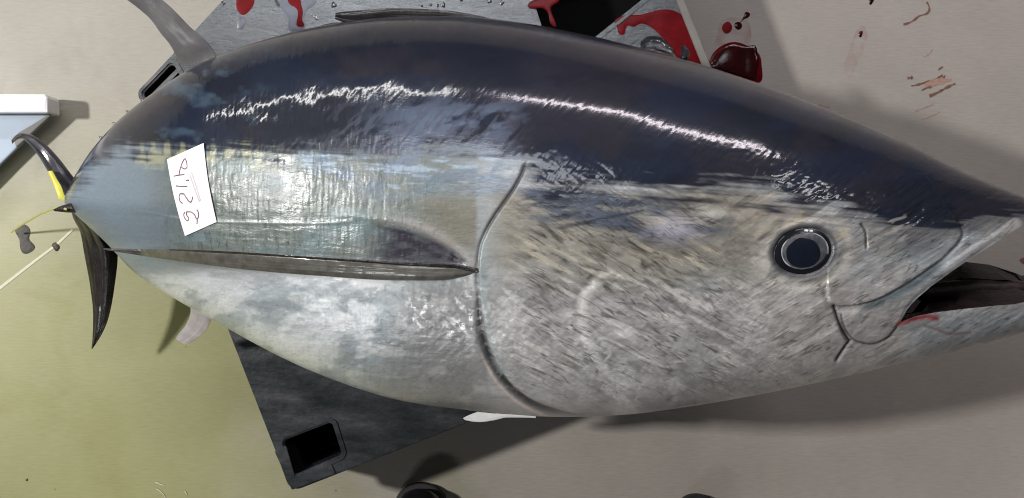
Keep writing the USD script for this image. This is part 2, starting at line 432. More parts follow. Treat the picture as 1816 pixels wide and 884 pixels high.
for key, angle, long_, short_, width_, seed_, tone in (
        ('rear', -27, 0.075, 0.0085, 0.05, 0.3, (0.30, 0.27, 0.23)), ('rear_two', -38, 0.055, 0.010, 0.04, 1.7, (0.34, 0.31, 0.27)), ('rear_light', -24, 0.06, 0.0075, 0.05, 5.1, (1.45, 1.42, 1.36)),
        ('front', 29, 0.065, 0.0085, 0.045, 2.9, (0.36, 0.33, 0.31)), ('front_light', 24, 0.05, 0.0075, 0.05, 6.3, (1.35, 1.34, 1.32)),
        ('flat', -4, 0.09, 0.009, 0.045, 4.2, (0.55, 0.55, 0.56)), ('hatch', 88, 0.030, 0.0045, 0.07, 7.7, (0.45, 0.50, 0.47)), ('belly', 18, 0.03, 0.010, 0.03, 8.8, (0.62, 0.66, 0.68))):
    n_, l_, out_ = grain(key, angle, long_, short_, width_, seed_)
    skin_nodes.update(n_)
    skin_nodes[key + 'mix'] = ('mix_color', {'blend_type': 'multiply', 'b': tone, 'use_clamp_result': False})
    skin_links += l_ + [(out_, key + 'mix.fac'), (last, key + 'mix.a')]
    last = key + 'mix.result'
skin_links.append((last, 'p.base_color'))
M['skin'] = mat('skin', skin_nodes, skin_links)

# ------------------------------------------------------------------ the floor
fl = trimesh.creation.box((9, 9, 0.06))
fl.apply_translation([0, 0, -0.03])
obj('floor', fl, M['floor'], kind='structure', label='smooth taupe and yellow green floor')

# ------------------------------------------------------------------ the pallet
deck_px = [(515, 874), (1421, 518), (1080, -335), (490, -105), (395, 0), (246, 160), (250, 190), (400, 575), (486, 795)]
pallet = thing('plastic_pallet', 'dark grey plastic pallet under the tuna with square openings in its deck', 'pallet')
deck_poly = roundp(wpoly(deck_px, DECK), 0.022)
holes_px = [[(503, 782), (588, 749), (606, 806), (522, 843)],
            [(930, -50), (1110, -120), (1160, -18), (985, 122)],
            [(252, 168), (306, 112), (322, 140), (270, 184)]]
hole_polys = [roundp(wpoly(p, DECK), 0.007) for p in holes_px]
top = deck_poly
for h_ in hole_polys:
    top = top.difference(h_)


def bevel_slab(poly, z0, z1, r, steps=4):
    """A slab whose upper edge is rounded; holes are kept."""
    ms = [extrude(poly, z0, z1 - r)]
    for k in range(steps):
        a0, a1 = k / steps * math.pi / 2, (k + 1) / steps * math.pi / 2
        ms.append(extrude(poly.buffer(-r * (1 - math.cos((a0 + a1) / 2)), quad_segs=3), z1 - r + r * math.sin(a0) - (0 if k == 0 else 0), z1 - r + r * math.sin(a1)))
    return trimesh.util.concatenate(ms)


deck = bevel_slab(top, DECK - 0.045, DECK, 0.005)
obj('deck', deck, M['pallet'], pallet)
inner = deck_poly.buffer(-0.014)
skirt = inner.difference(inner.buffer(-0.02))
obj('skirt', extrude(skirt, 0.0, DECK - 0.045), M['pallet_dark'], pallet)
obj('base', extrude(deck_poly.buffer(-0.04), 0.004, 0.03), M['pallet_dark'], pallet)  # closed bottom added to keep the openings dark
for h_ in hole_polys:
    ring = h_.buffer(0.010, quad_segs=4).difference(h_.buffer(0.004, quad_segs=4))
    obj('hole_lip', extrude(ring, DECK - 0.001, DECK + 0.003), M['pallet'], pallet)
    pit = h_.buffer(0.003).difference(h_.buffer(-0.002))
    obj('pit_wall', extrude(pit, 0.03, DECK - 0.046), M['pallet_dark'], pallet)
# raised grey strip along the right edge
strip = wpoly([(1160, -100), (1172.5, -100), (1317, 262), (1304, 262)], DECK).buffer(0.002)
obj('edge_strip', bevel_slab(strip.intersection(deck_poly.buffer(-0.001)), DECK - 0.001, DECK + 0.006, 0.003, 3), M['pallet_rim'], pallet)
# corner cover with its seams, lower left
corner = roundp(wpoly([(487, 800), (508, 790), (524, 846), (588, 823), (596, 840), (518, 869)], DECK), 0.004)
obj('corner_cover', bevel_slab(corner, DECK - 0.001, DECK + 0.0035, 0.002, 3), M['pallet'], pallet)
# long bar across the slot at the upper left
bar = roundp(wpoly([(262, 172), (312, 122), (316, 128), (267, 178)], DECK), 0.001)
obj('slot_bar', extrude(bar, DECK - 0.03, DECK - 0.004), M['pallet'], pallet)

# ------------------------------------------------------------------ the tuna
up_px = np.array([(118, 346), (125, 332), (140, 305), (165, 268), (195, 234), (230, 201), (265, 174), (300, 150), (340, 126), (380, 106), (440, 84), (500, 66), (550, 54), (600, 45), (650, 38), (700, 34), (800, 32), (900, 41), (1000, 58), (1100, 80), (1200, 106), (1300, 137), (1400, 172), (1500, 211), (1600, 254), (1700, 303), (1760, 329), (1816, 350), (1840, 362), (1870, 395), (1900, 440), (1930, 505), (1940, 528)], float)
lo_px = np.array([(118, 366), (125, 372), (150, 394), (190, 430), (250, 490), (290, 516), (330, 540), (400, 578), (450, 606), (500, 632), (550, 655), (600, 675), (650, 692), (700, 706), (760, 717), (800, 722), (900, 733), (1000, 738), (1100, 734), (1200, 722), (1300, 706), (1400, 687), (1500, 666), (1600, 643), (1700, 620), (1816, 588), (1870, 568), (1910, 552), (1940, 532)], float)
fu, fl_ = PchipInterpolator(*up_px.T), PchipInterpolator(*lo_px.T)
tk = np.array([(118, .012), (140, .040), (200, .085), (300, .135), (450, .192), (600, .235), (800, .264), (950, .27), (1100, .266), (1250, .248), (1400, .216), (1500, .186), (1600, .152), (1700, .118), (1816, .080), (1900, .045), (1940, .008)])
fb = PchipInterpolator(*tk.T)


def zc_of(X):
    return ZM - 0.235 * np.clip((400 - X) / 282, 0, 1.1) ** 1.8


X = np.unique(np.r_[118 + (1 - np.cos(np.linspace(0, np.pi / 2, 60))) * 60, np.linspace(178, 1900, 1190), 1900 + 40 * np.sin(np.linspace(0, np.pi / 2, 24))])
NT = 500
phi_top = np.linspace(-np.pi / 2, np.pi / 2, NT)
phi_bot = np.linspace(np.pi / 2, 3 * np.pi / 2, 90)[1:-1]
phi = np.r_[phi_top, phi_bot]
nu, nv = len(X), len(phi)
zc, yu, yl, b = zc_of(X), fu(X), fl_(X), fb(X)
S = 0.001 * (H - zc) / DIST
midw, a = (442 - (yu + yl) / 2) * S, (yl - yu) / 2 * S
cx = np.gradient(np.unwrap(np.zeros(1))) if False else None
sp, cp = np.sin(phi), np.cos(phi)
e = 0.94
sy = np.sign(sp) * np.abs(sp) ** e
sz = np.sign(cp) * np.abs(cp) ** e
Vx = np.repeat(((X - 908) * S)[:, None], nv, 1)
Vy = midw[:, None] + a[:, None] * sy[None]
Vz = zc[:, None] + b[:, None] * sz[None]
N = np.stack([np.zeros_like(Vx), np.broadcast_to(sp[None] / a[:, None], Vx.shape), np.broadcast_to(cp[None] / b[:, None], Vx.shape)], -1)
N /= np.linalg.norm(N, axis=-1, keepdims=True)
zabs = zc[:, None] + np.abs(Vz - zc[:, None])            # the far flank carries the same pattern
sc = 0.001 * (H - zabs) / DIST
P = np.stack([908 + Vx / sc, 442 - Vy / sc], -1).reshape(-1, 2)    # flank coordinates: the pattern's own grid
px, py = P.T
phiv = np.broadcast_to(np.abs(((phi + np.pi / 2) % (2 * np.pi)) - np.pi / 2)[None], (nu, nv)).ravel()
back = np.broadcast_to(sp[None], (nu, nv)).ravel()       # 1 on the back ridge, -1 on the belly edge

# ---- relief
disp = np.zeros(len(P))
nz = lambda sx, sy_, seed, o=3: meshkit.fbm(np.stack([px / sx, py / sy_, np.full(len(px), seed * 1.3)], -1), o, seed) - 0.5
disp += 0.0035 * nz(150, 90, 1, 2)
GILL = [(938, 283), (930, 305), (916, 332), (897, 360), (880, 384), (864, 412), (853, 442), (849, 485), (852, 530), (858, 575), (870, 620), (892, 663), (924, 697), (965, 719), (1030, 733), (1090, 736)]
dg, sg, tg = line_dist(P, GILL)
dgs = dg * -sg                                            # positive ahead of the gill opening (on the head)
cover = np.where(dgs > 0, np.exp(-np.abs(dgs) / 90), 0.0)
disp += 0.0030 * cover * sst(0, 0.06, tg) * sst(1.0, 0.9, tg)
low_gap = sst(0.40, 0.55, tg) * sst(0.93, 0.80, tg)
gapw = 3.3 + 4.4 * low_gap
gap = np.exp(-((dgs + gapw * 0.9) / gapw) ** 2) * sst(0.0, 0.04, tg) * sst(1.0, 0.85, tg)
disp -= (0.0026 + 0.0056 * low_gap) * gap
PRE = [(1082, 494), (1055, 508), (1038, 532), (1035, 562), (1043, 598), (1060, 635), (1085, 668), (1125, 690), (1180, 702)]
dp, spn, tp = line_dist(P, PRE)
disp += 0.0016 * np.exp(-(dp / 9) ** 2) - 0.0010 * np.exp(-((dp * spn - 14) / 6) ** 2)
SUB = [(893, 512), (930, 545), (962, 572), (988, 602), (1030, 640)]
ds, ss, ts = line_dist(P, SUB)
disp += 0.0006 * np.exp(-(ds / 4) ** 2)
ex, ey, ea = 1425.0, 446.0, math.radians(-12)
eu = ((px - ex) * math.cos(ea) + (py - ey) * math.sin(ea)) / 55
ev = (-(px - ex) * math.sin(ea) + (py - ey) * math.cos(ea)) / 43
er = np.hypot(eu, ev)
disp += np.where(er < 1.0, -0.012 * sst(1.02, 0.8, er), 0) + 0.0014 * np.exp(-((er - 1.14) / 0.12) ** 2) - 0.0012 * np.exp(-((er - 1.42) / 0.16) ** 2)
FOLD = [(1468, 512), (1470, 533), (1490, 543), (1540, 535), (1590, 512), (1640, 480), (1684, 444), (1704, 415), (1698, 398)]
df, sf, tf = line_dist(P, FOLD)
dfs = df * sf                                            # below the fold: positive
disp += 0.0025 * np.where(dfs < 0, np.exp(-np.abs(dfs) / 40), 0) - 0.0025 * np.exp(-((dfs - 4) / 4.5) ** 2)
MAX = [(1492, 560), (1530, 552), (1575, 535), (1630, 505), (1690, 462), (1740, 430), (1775, 406), (1808, 390), (1814, 397), (1780, 420), (1735, 446), (1690, 478), (1640, 512), (1606, 548), (1590, 580), (1570, 602), (1545, 611), (1520, 606), (1502, 590)]
wm = inside_soft(P, MAX, 5)
disp += 0.0025 * wm
dmx, _, _ = line_dist(P, MAX[14:] + MAX[:1], 40)
disp -= 0.0022 * np.exp(-(dmx / 3.0) ** 2)
CR1 = [(1480, 545), (1488, 572), (1506, 606)]
CR2 = [(1508, 606), (1496, 622), (1484, 640)]
c1, _, _ = line_dist(P, CR1, 30)
c2, _, _ = line_dist(P, CR2, 30)
crease = np.exp(-(np.minimum(c1, c2) / 3.2) ** 2)
disp -= 0.005 * crease
NOS = [(1528, 398), (1536, 415), (1537, 440)]
cn, _, _ = line_dist(P, NOS, 30)
disp -= 0.003 * np.exp(-(cn / 2.4) ** 2)
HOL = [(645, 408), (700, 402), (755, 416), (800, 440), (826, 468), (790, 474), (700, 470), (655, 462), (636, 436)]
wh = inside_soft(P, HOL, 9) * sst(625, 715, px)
disp -= 0.0035 * wh
RID = [(560, 398), (625, 392), (690, 398), (745, 412), (790, 436), (845, 482)]
dr, sr, tr = line_dist(P, RID, 60)
disp += 0.0018 * np.exp(-((dr * sr + 8) / 12) ** 2) * sst(0.0, 0.3, tr)
LAT = [(235, 372), (300, 384), (382, 393), (470, 395), (560, 396), (625, 391)]
dl, sl, tl = line_dist(P, LAT, 40)
disp += 0.0009 * np.exp(-(dl / 2.2) ** 2)

st_a = streak(P, 28, 60, 8, 11, 2)                          # down to the right, behind the eye
st_b = streak(P, -32, 55, 8, 12, 2)                         # up to the right, before the eye
st_h = streak(P, 4, 90, 5, 13)
wf = sst(1180, 1420, px + 0.35 * (450 - py))
fine = st_a * (1 - wf) + st_b * wf
cheek = sst(870, 960, px) * sst(265, 360, py) * sst(760, 640, py)

def hairs(angle, long, short, seed, width=0.02, warp=10):
    """Thin broken curved lines, 1 on the line."""
    a_ = math.radians(angle)
    wx = (meshkit.noise(np.stack([px / 55, py / 55, np.full(len(px), seed + 0.5)], -1), seed) - 0.5) * warp * 2
    u = px * math.cos(a_) + (py + wx) * math.sin(a_)
    v = -px * math.sin(a_) + (py + wx) * math.cos(a_)
    n_ = meshkit.fbm(np.stack([u / long, v / short, np.full(len(px), seed * 3.1)], -1), 1, seed)
    m_ = sst(0.53, 0.64, meshkit.fbm(np.stack([u / (long * 0.5), v / (short * 2), np.full(len(px), seed * 5.3)], -1), 2, seed + 50))
    return np.exp(-((n_ - 0.5) / width) ** 2) * m_


h_a = hairs(26, 110, 9, 111, 0.15) + hairs(36, 80, 8, 112, 0.13)
h_b = 0.75 * hairs(-28, 100, 9, 113, 0.15) + 0.6 * hairs(-38, 70, 8, 114, 0.13)
h_c = hairs(6, 130, 9, 115, 0.15)
hair = np.clip(np.maximum(h_a * (1 - wf) + h_b * wf, 0.6 * h_c), 0, 1)
disp += 0.0011 * (fine - 0.5) * cheek - 0.0006 * hair * cheek
crinkle = meshkit.fbm(np.stack([px / 16, py / 12, np.full(len(px), 6.6)], -1), 3, 23) - 0.5
disp += 0.0028 * crinkle * (0.35 + 0.65 * sst(430, 520, py)) * sst(0.97, 0.8, np.abs(back)) * sst(200, 330, py)
disp += 0.0008 * (st_h - 0.5) * sst(300, 370, py)
w1a = meshkit.fbm(np.stack([px / 46, py / 34, np.full(len(px), 7.5)], -1), 2, 26)
vert = meshkit.fbm(np.stack([px / 5, py / 30, np.full(len(px), 5.5)], -1), 2, 21) - 0.5
flank = sst(240, 380, px) * sst(860, 640, px)
disp += 0.0009 * vert * flank + 0.0022 * (w1a - 0.5) * flank
scal = streak(P, -48, 26, 5, 25, 2) - 0.5
disp += 0.0003 * scal * sst(420, 300, py) * sst(60, 120, py)
disp *= np.clip(1.15 * np.sqrt(np.clip(np.abs(np.cos(np.broadcast_to(phi[None], (nu, nv)).ravel())), 0, 1)), 0, 1)
V = np.stack([Vx, Vy, Vz], -1).reshape(-1, 3) + disp[:, None] * N.reshape(-1, 3)

# ---- skin colours (pigment, painted reflections, darkened grooves)
w1 = lambda seed, sx, sy_, o=4: meshkit.fbm(np.stack([px / sx, py / sy_, np.full(len(px), seed * 2.1)], -1), o, seed)
C = np.tile(lin(158, 160, 162), (len(P), 1))
cl = w1(31, 160, 70)
C = mixc(C, lin(176, 184, 188), sst(0.45, 0.65, cl) * 0.6)
# rear flank: bluish silver, olive grey net in the middle
C = mixc(C, lin(94, 102, 97), sst(900, 780, px) * sst(520, 440, py) * 0.85)
C = mixc(C, lin(108, 128, 132), sst(0.5, 0.66, w1(32, 70, 30)) * sst(900, 760, px) * sst(480, 430, py) * 0.6)
net = sst(0.52, 0.62, meshkit.fbm(np.stack([px / 6, py / 22, np.full(len(px), 8.8)], -1), 3, 41)) * sst(250, 330, px) * sst(700, 520, px) * sst(470, 420, py)
C = mixc(C, lin(78, 88, 84), net * 0.55)
C = mixc(C, lin(236, 240, 242), sst(760, 560, px + 0.4 * (py - 560)) * sst(470, 530, py) * 0.9)  # pale belly, whitened further to carry lamp glare
C = mixc(C, lin(120, 133, 146), sst(330, 230, px) * 0.9)
C = mixc(C, lin(84, 96, 108), sst(400, 260, px) * sst(350, 380, py) * sst(450, 420, py) * 0.6)
mott = sst(0.5, 0.62, streak(P, 15, 26, 11, 33, 4))
C = mixc(C, lin(214, 220, 222), mott * sst(900, 600, px) * sst(470, 520, py) * 0.45)
C = mixc(C, lin(118, 128, 132), sst(0.55, 0.68, streak(P, 25, 18, 6, 34, 4)) * sst(900, 700, px) * sst(480, 540, py) * 0.22)
belly = sst(800, 720, px) * sst(470, 520, py)  # blue-grey and white patches paint reflective contrast into the belly
C = mixc(C, lin(150, 162, 170), belly * sst(0.48, 0.62, w1(40, 80, 42)) * 0.6)
C = mixc(C, lin(132, 140, 146), belly * sst(0.54, 0.66, w1(42, 34, 20)) * 0.4)
C = mixc(C, lin(240, 242, 244), belly * sst(0.54, 0.66, w1(43, 50, 26)) * 0.7)
# cheek
olive = sst(845, 900, px) * sst(1440, 1300, px) * sst(330, 350, py) * sst(610, 430, py - 0.05 * (px - 1100) + 90 * (w1(69, 90, 50) - 0.5))
C = mixc(C, lin(136, 131, 119), olive * 0.85)
C = mixc(C, lin(116, 112, 98), sst(700, 800, px) * sst(850, 840, px) * sst(330, 360, py) * sst(450, 430, py) * 0.8)
head_low = sst(850, 900, px) * sst(500, 560, py)
C = mixc(C, lin(170, 167, 166), head_low * 0.85)
C = mixc(C, lin(148, 146, 146), sst(660, 760, px + 0.3 * (py - 560)) * sst(900, 850, px) * sst(480, 530, py) * 0.75)
C = mixc(C, lin(126, 124, 124), sst(0.5, 0.62, w1(36, 80, 34)) * sst(700, 800, px) * sst(480, 540, py) * 0.4)
C = mixc(C, lin(214, 212, 210), sst(0.52, 0.66, w1(37, 46, 30)) * sst(700, 800, px) * sst(470, 540, py) * 0.4)
C = mixc(C, lin(186, 178, 174), sst(1250, 1420, px) * sst(440, 520, py) * sst(1640, 1560, px) * 0.55)
C = mixc(C, lin(192, 186, 176), np.exp(-((er - 1.45) / 0.32) ** 2) * 0.6)
C = mixc(C, lin(168, 158, 146), np.exp(-(((px - 1360) / 70) ** 2 + ((py - 375) / 22) ** 2)) * 0.7)
C *= 1 + (0.30 * (w1(38, 60, 26) - 0.5) + 0.35 * (w1(39, 22, 10) - 0.5))[:, None] * (sst(850, 900, px) * sst(350, 420, py))[:, None]
# streaks
dark_s = sst(0.54, 0.70, fine)
C = mixc(C, lin(88, 80, 70), dark_s * cheek * sst(600, 430, py) * 0.28)
C = mixc(C, lin(58, 54, 49), hair * cheek * (0.34 + 0.30 * sst(600, 450, py)) * (1 - 0.5 * sst(1430, 1500, px)))
C = mixc(C, lin(222, 218, 214), sst(0.42, 0.30, fine) * cheek * sst(420, 520, py) * 0.5)
C = mixc(C, lin(180, 170, 144), sst(0.40, 0.30, fine) * cheek * sst(520, 440, py) * 0.5)
# dark bluish patch under the back, behind the eye
patch = inside_soft(P, [(925, 330), (1000, 322), (1100, 338), (1200, 352), (1262, 372), (1300, 398), (1240, 424), (1160, 428), (1080, 414), (1000, 408), (940, 380)], 22)
C = mixc(C, lin(70, 78, 92), patch * sst(0.36, 0.58, streak(P, 6, 80, 11, 51, 4)) * 0.95)
C = mixc(C, lin(44, 46, 54), patch * sst(0.54, 0.64, streak(P, -12, 60, 7, 52, 4)) * 0.8)
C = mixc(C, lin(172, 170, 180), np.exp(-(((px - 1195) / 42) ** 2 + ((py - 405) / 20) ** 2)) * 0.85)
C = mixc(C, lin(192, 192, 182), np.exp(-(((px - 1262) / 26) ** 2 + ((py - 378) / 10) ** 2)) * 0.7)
# the dark back, with its ragged lower border
BX = np.array([118, 160, 200, 240, 300, 380, 450, 520, 600, 680, 760, 850, 930, 960, 1050, 1150, 1250, 1350, 1400, 1440, 1500, 1560, 1640, 1720, 1790, 1840, 1950])
BY = 4 + np.array([330, 300, 262, 262, 262, 258, 262, 266, 270, 284, 262, 272, 300, 318, 324, 336, 342, 346, 352, 368, 380, 392, 400, 396, 384, 372, 345])
border = np.interp(px, BX, gaussian_filter1d(np.interp(np.arange(100, 1960), BX, BY), 12)[np.clip((px - 100).astype(int), 0, 1858)] if False else np.interp(BX, BX, BY))
rag = (st_h - 0.5) * 70 + (w1(63, 70, 26) - 0.5) * 70 + (meshkit.fbm(np.stack([px / 14, py / 40, np.full(len(px), 2.2)], -1), 3, 61) - 0.5) * 30 * sst(900, 600, px)
rag = rag + (w1(68, 110, 34) - 0.5) * 90 * sst(900, 1000, px) * sst(1460, 1380, px)
db = border - py + rag                                   # positive on the back
backc = np.tile(lin(17, 23, 37), (len(P), 1))
backc = mixc(backc, lin(22, 31, 52), sst(0.45, 0.62, w1(71, 120, 50)) * 0.6)
backc = mixc(backc, lin(38, 33, 42), sst(0.5, 0.64, w1(72, 90, 60)) * 0.5)
backc = mixc(backc, lin(58, 76, 92), sst(0.55, 0.7, w1(73, 50, 26)) * sst(520, 360, px) * 0.7)
backc = mixc(backc, lin(96, 94, 100), sst(0.92, 0.99, back) * sst(640, 420, px) * 0.6)  # paler ridge: grazing sheen along the back put into the colour
backc = mixc(backc, lin(52, 52, 60), sst(0.93, 0.99, back) * 0.4)
wb = sst(-20, 18, db)
# bluish mottled band between back and flank, lamp reflections painted in
band = sst(540, 660, px) * sst(960, 860, px + 0.25 * (py - 250) + 60 * (w1(64, 60, 40) - 0.5)) * sst(150, 215, py) * sst(372, 340, py)
bandn = streak(P, -14, 40, 16, 81, 4)
backc = mixc(backc, lin(92, 104, 124), band * sst(0.42, 0.6, bandn) * sst(600, 760, px) * 0.85)
backc = mixc(backc, lin(74, 76, 92), band * sst(0.48, 0.58, streak(P, -50, 22, 6, 82, 3)) * 0.7)
C = mixc(C, backc, wb)
low = sst(-95, -15, db) * (1 - wb) * sst(955, 850, px + 0.3 * (py - 300) + 70 * (w1(65, 50, 30) - 0.5)) * sst(420, 560, px)
C = mixc(C, lin(98, 112, 132), low * sst(0.40, 0.6, bandn) * 0.8)
C = mixc(C, lin(150, 168, 186), low * sst(0.56, 0.66, streak(P, 3, 40, 7, 83, 4)) * 0.8)
pale = sst(-34, -8, db) * (1 - wb) * sst(210, 260, px) * sst(560, 460, px)
C = mixc(C, lin(176, 172, 136), pale * sst(0.42, 0.58, meshkit.fbm(np.stack([px / 9, py / 26, np.full(len(px), 4.1)], -1), 3, 62)) * 0.7)
# snout: dark tip, grey premaxilla
C = mixc(C, lin(56, 58, 62), (1 - wb) * sst(1560, 1700, px) * sst(425, 385, py + 0.06 * (px - 1700)) * sst(0.35, 0.55, streak(P, -15, 50, 14, 91)) * 0.7 * (1 - wm))
C = mixc(C, lin(88, 90, 96), np.exp(-(((px - 1620) / 60) ** 2 + ((py - 432) / 24) ** 2)) * 0.7)
C = mixc(C, lin(78, 76, 76), sst(1490, 1600, px) * sst(432, 398, py + 10 * (st_h - 0.5) + 50 * (w1(66, 40, 16) - 0.5)) * (1 - wm) * (1 - wb) * 0.75)
C = mixc(C, lin(170, 166, 160), sst(1500, 1540, px) * sst(1640, 1600, px) * sst(0.56, 0.66, streak(P, -20, 34, 9, 67)) * sst(440, 420, py) * sst(370, 390, py) * 0.6)
C = mixc(C, lin(152, 150, 148), wm * 0.55)
C = mixc(C, lin(146, 143, 139), wm * sst(1690, 1740, px) * 0.7)
C = mixc(C, lin(62, 80, 86), np.exp(-((dfs - 9) / 8.5) ** 2) * sst(0.18, 0.3, tf) * sst(0.80, 0.7, tf) * 0.85)
C = mixc(C, lin(150, 138, 132), np.exp(-(((px - 1490) / 22) ** 2 + ((py - 520) / 18) ** 2)) * 0.6)
# lower jaw
jaw = sst(1585, 1640, px) * sst(545, 560, py)
C = mixc(C, lin(132, 142, 150), jaw * sst(0, 1, (py - 545) / 40 * 0 + 0.7) * 0.6)
C = mixc(C, lin(84, 86, 90), jaw * sst(1640, 1816, px) * sst(585, 640, py + 0.22 * (px - 1700)) * 0.75)
C = mixc(C, lin(60, 62, 66), sst(1740, 1860, px) * sst(560, 600, py) * 0.6)
bl, _, tb = line_dist(P, [(1592, 574), (1620, 566), (1645, 562), (1662, 566)], 30)
C = mixc(C, lin(150, 26, 30), np.exp(-(bl / 5) ** 2) * 0.85)
bl2, _, _ = line_dist(P, [(1640, 578), (1665, 586), (1684, 592), (1720, 590)], 30)
C = mixc(C, lin(128, 74, 70), np.exp(-(bl2 / 2.5) ** 2) * 0.6)
# grooves, ridges, hollow
C = mixc(C, lin(40, 36, 36), crease * 0.9)
C = mixc(C, lin(44, 42, 44), np.exp(-(dmx / 2.6) ** 2) * 0.8)
C = mixc(C, lin(60, 50, 48), np.exp(-(cn / 2.2) ** 2) * 0.8)
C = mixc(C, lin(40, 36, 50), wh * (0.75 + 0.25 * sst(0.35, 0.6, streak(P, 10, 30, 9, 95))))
C = mixc(C, lin(150, 144, 140), np.exp(-((dr * sr + 9) / 8) ** 2) * sst(0.3, 0.6, tr) * 0.8)
C = mixc(C, lin(176, 180, 178), np.exp(-(dl / 1.8) ** 2) * 0.6 * sst(0.1, 0.3, tl))
C = mixc(C, lin(54, 54, 56), gap * (0.55 + 0.45 * low_gap) * (1 - wb * 0))
C = mixc(C, lin(46, 48, 56), gap * sst(0.3, 0.2, tg) * 0.9)
C = mixc(C, lin(150, 164, 166), np.exp(-((dgs - 6) / 6) ** 2) * sst(0.22, 0.3, tg) * sst(0.75, 0.6, tg) * 0.6)
C = mixc(C, lin(232, 214, 204), np.exp(-((dgs + 2.3 * gapw) / 2.6) ** 2) * low_gap * sst(0.55, 0.62, tg) * 0.8)
C = mixc(C, lin(206, 204, 202), np.exp(-((dp - 2) / 6) ** 2) * sst(0.0, 0.1, tp) * sst(0.95, 0.7, tp) * 0.7)
C = mixc(C, lin(196, 194, 190), np.exp(-(ds / 2.6) ** 2) * 0.6)
C = mixc(C, lin(60, 54, 48), np.exp(-(((px - 1068) / 14) ** 2 + ((py - 496) / 3) ** 2)) * 0.7)
C = mixc(C, lin(40, 42, 50), sst(1.22, 1.02, er) * 0.75)
# white glints painted on the skin below the fin and along the gill opening
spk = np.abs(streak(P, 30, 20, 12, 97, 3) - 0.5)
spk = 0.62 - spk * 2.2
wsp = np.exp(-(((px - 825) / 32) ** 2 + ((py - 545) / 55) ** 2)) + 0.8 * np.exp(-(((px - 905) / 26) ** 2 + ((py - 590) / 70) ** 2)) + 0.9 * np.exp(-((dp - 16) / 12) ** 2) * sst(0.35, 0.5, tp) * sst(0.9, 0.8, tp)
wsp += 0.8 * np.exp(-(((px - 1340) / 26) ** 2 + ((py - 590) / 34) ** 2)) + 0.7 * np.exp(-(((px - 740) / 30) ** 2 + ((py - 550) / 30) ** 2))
glint_paint = np.clip(1.4 * wsp, 0, 1) * sst(0.47, 0.56, spk)
C = mixc(C, lin(240, 240, 240), glint_paint * 0.9)
C *= (0.93 + 0.14 * meshkit.noise(np.stack([px / 3.2, py / 2.2, np.full(len(px), 1.1)], -1), 99))[:, None]
C = np.clip(C, 0.004, 0.9)
silver = np.clip((0.15 - 0.10 * head_low - 0.09 * sst(880, 840, px) * sst(480, 440, py)) * (1 - wb) + 0.20 * sst(470, 540, py) * sst(860, 820, px) * (1 - wb), 0, 0.6) * (1 - 0.6 * olive) * (1 - wh) + 0.5 * glint_paint
rough = np.clip(0.40 + 0.10 * wb + 0.5 * (w1(75, 40, 20) - 0.5) - 0.12 * np.clip(glint_paint, 0, 1), 0.2, 0.65)

wet = 0.105 + (0.12 + 0.14 * sst(0.4, 0.6, w1(77, 34, 22))) * (1 - wb) + 0.05 * band
skin_part = (1 - wb) * (1 - wh) * (1 - sst(1.3, 1.05, er))
gr = [cheek * (1 - wf) * 0.85 * skin_part, cheek * (1 - wf) * 0.7 * sst(640, 520, py) * skin_part, cheek * (1 - wf) * 0.7 * skin_part,
      np.clip(sst(1180, 1420, px) * sst(340, 400, py), 0, 1) * 0.8 * skin_part, np.clip(sst(1180, 1420, px) * sst(340, 400, py), 0, 1) * 0.7 * skin_part,
      (0.35 + 0.65 * patch) * skin_part * sst(600, 900, px), flank * sst(470, 430, py) * 0.8 * skin_part, sst(880, 760, px) * sst(480, 530, py) * sst(150, 260, px) * 0.7]
relief = 0.02 * wb + 0.32 * (1 - wb) + 0.12 * band * wb
idx = np.arange(nu * nv).reshape(nu, nv)
nxt = np.roll(idx, -1, axis=1)
q = np.stack([idx[:-1], idx[1:], nxt[1:], nxt[:-1]], -1).reshape(-1, 4)
F = np.vstack([q[:, [0, 1, 2]], q[:, [0, 2, 3]]])
endA, endB = len(V), len(V) + 1
Vc = np.vstack([V, V[idx[0]].mean(0), V[idx[-1]].mean(0)])
F = np.vstack([F, np.stack([np.full(nv, endA), idx[0], np.roll(idx[0], -1)], -1), np.stack([np.full(nv, endB), np.roll(idx[-1], -1), idx[-1]], -1)])
tm = trimesh.Trimesh(Vc, F, process=False)
if tm.volume < 0:
    F = F[:, ::-1]
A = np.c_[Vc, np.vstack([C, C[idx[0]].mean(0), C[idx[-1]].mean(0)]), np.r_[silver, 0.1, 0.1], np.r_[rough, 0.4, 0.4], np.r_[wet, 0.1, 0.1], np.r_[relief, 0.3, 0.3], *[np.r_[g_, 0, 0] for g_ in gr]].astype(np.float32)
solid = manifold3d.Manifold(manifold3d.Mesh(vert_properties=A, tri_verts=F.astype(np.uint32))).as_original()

# mouth: between the jaws from cheek to cheek; its floor slopes up towards the far side
up_line = [(1589, 570), (1598, 548), (1612, 530), (1640, 505), (1680, 476), (1720, 450), (1770, 420), (1816, 392), (1836, 370), (1846, 340)]
near_low = [(2010, 505), (1940, 524), (1870, 532), (1816, 537), (1760, 541), (1700, 547), (1650, 553), (1615, 560)]
far_low = [(2010, 470), (1940, 486), (1870, 490), (1816, 488), (1760, 470), (1710, 464), (1660, 500), (1615, 555)]


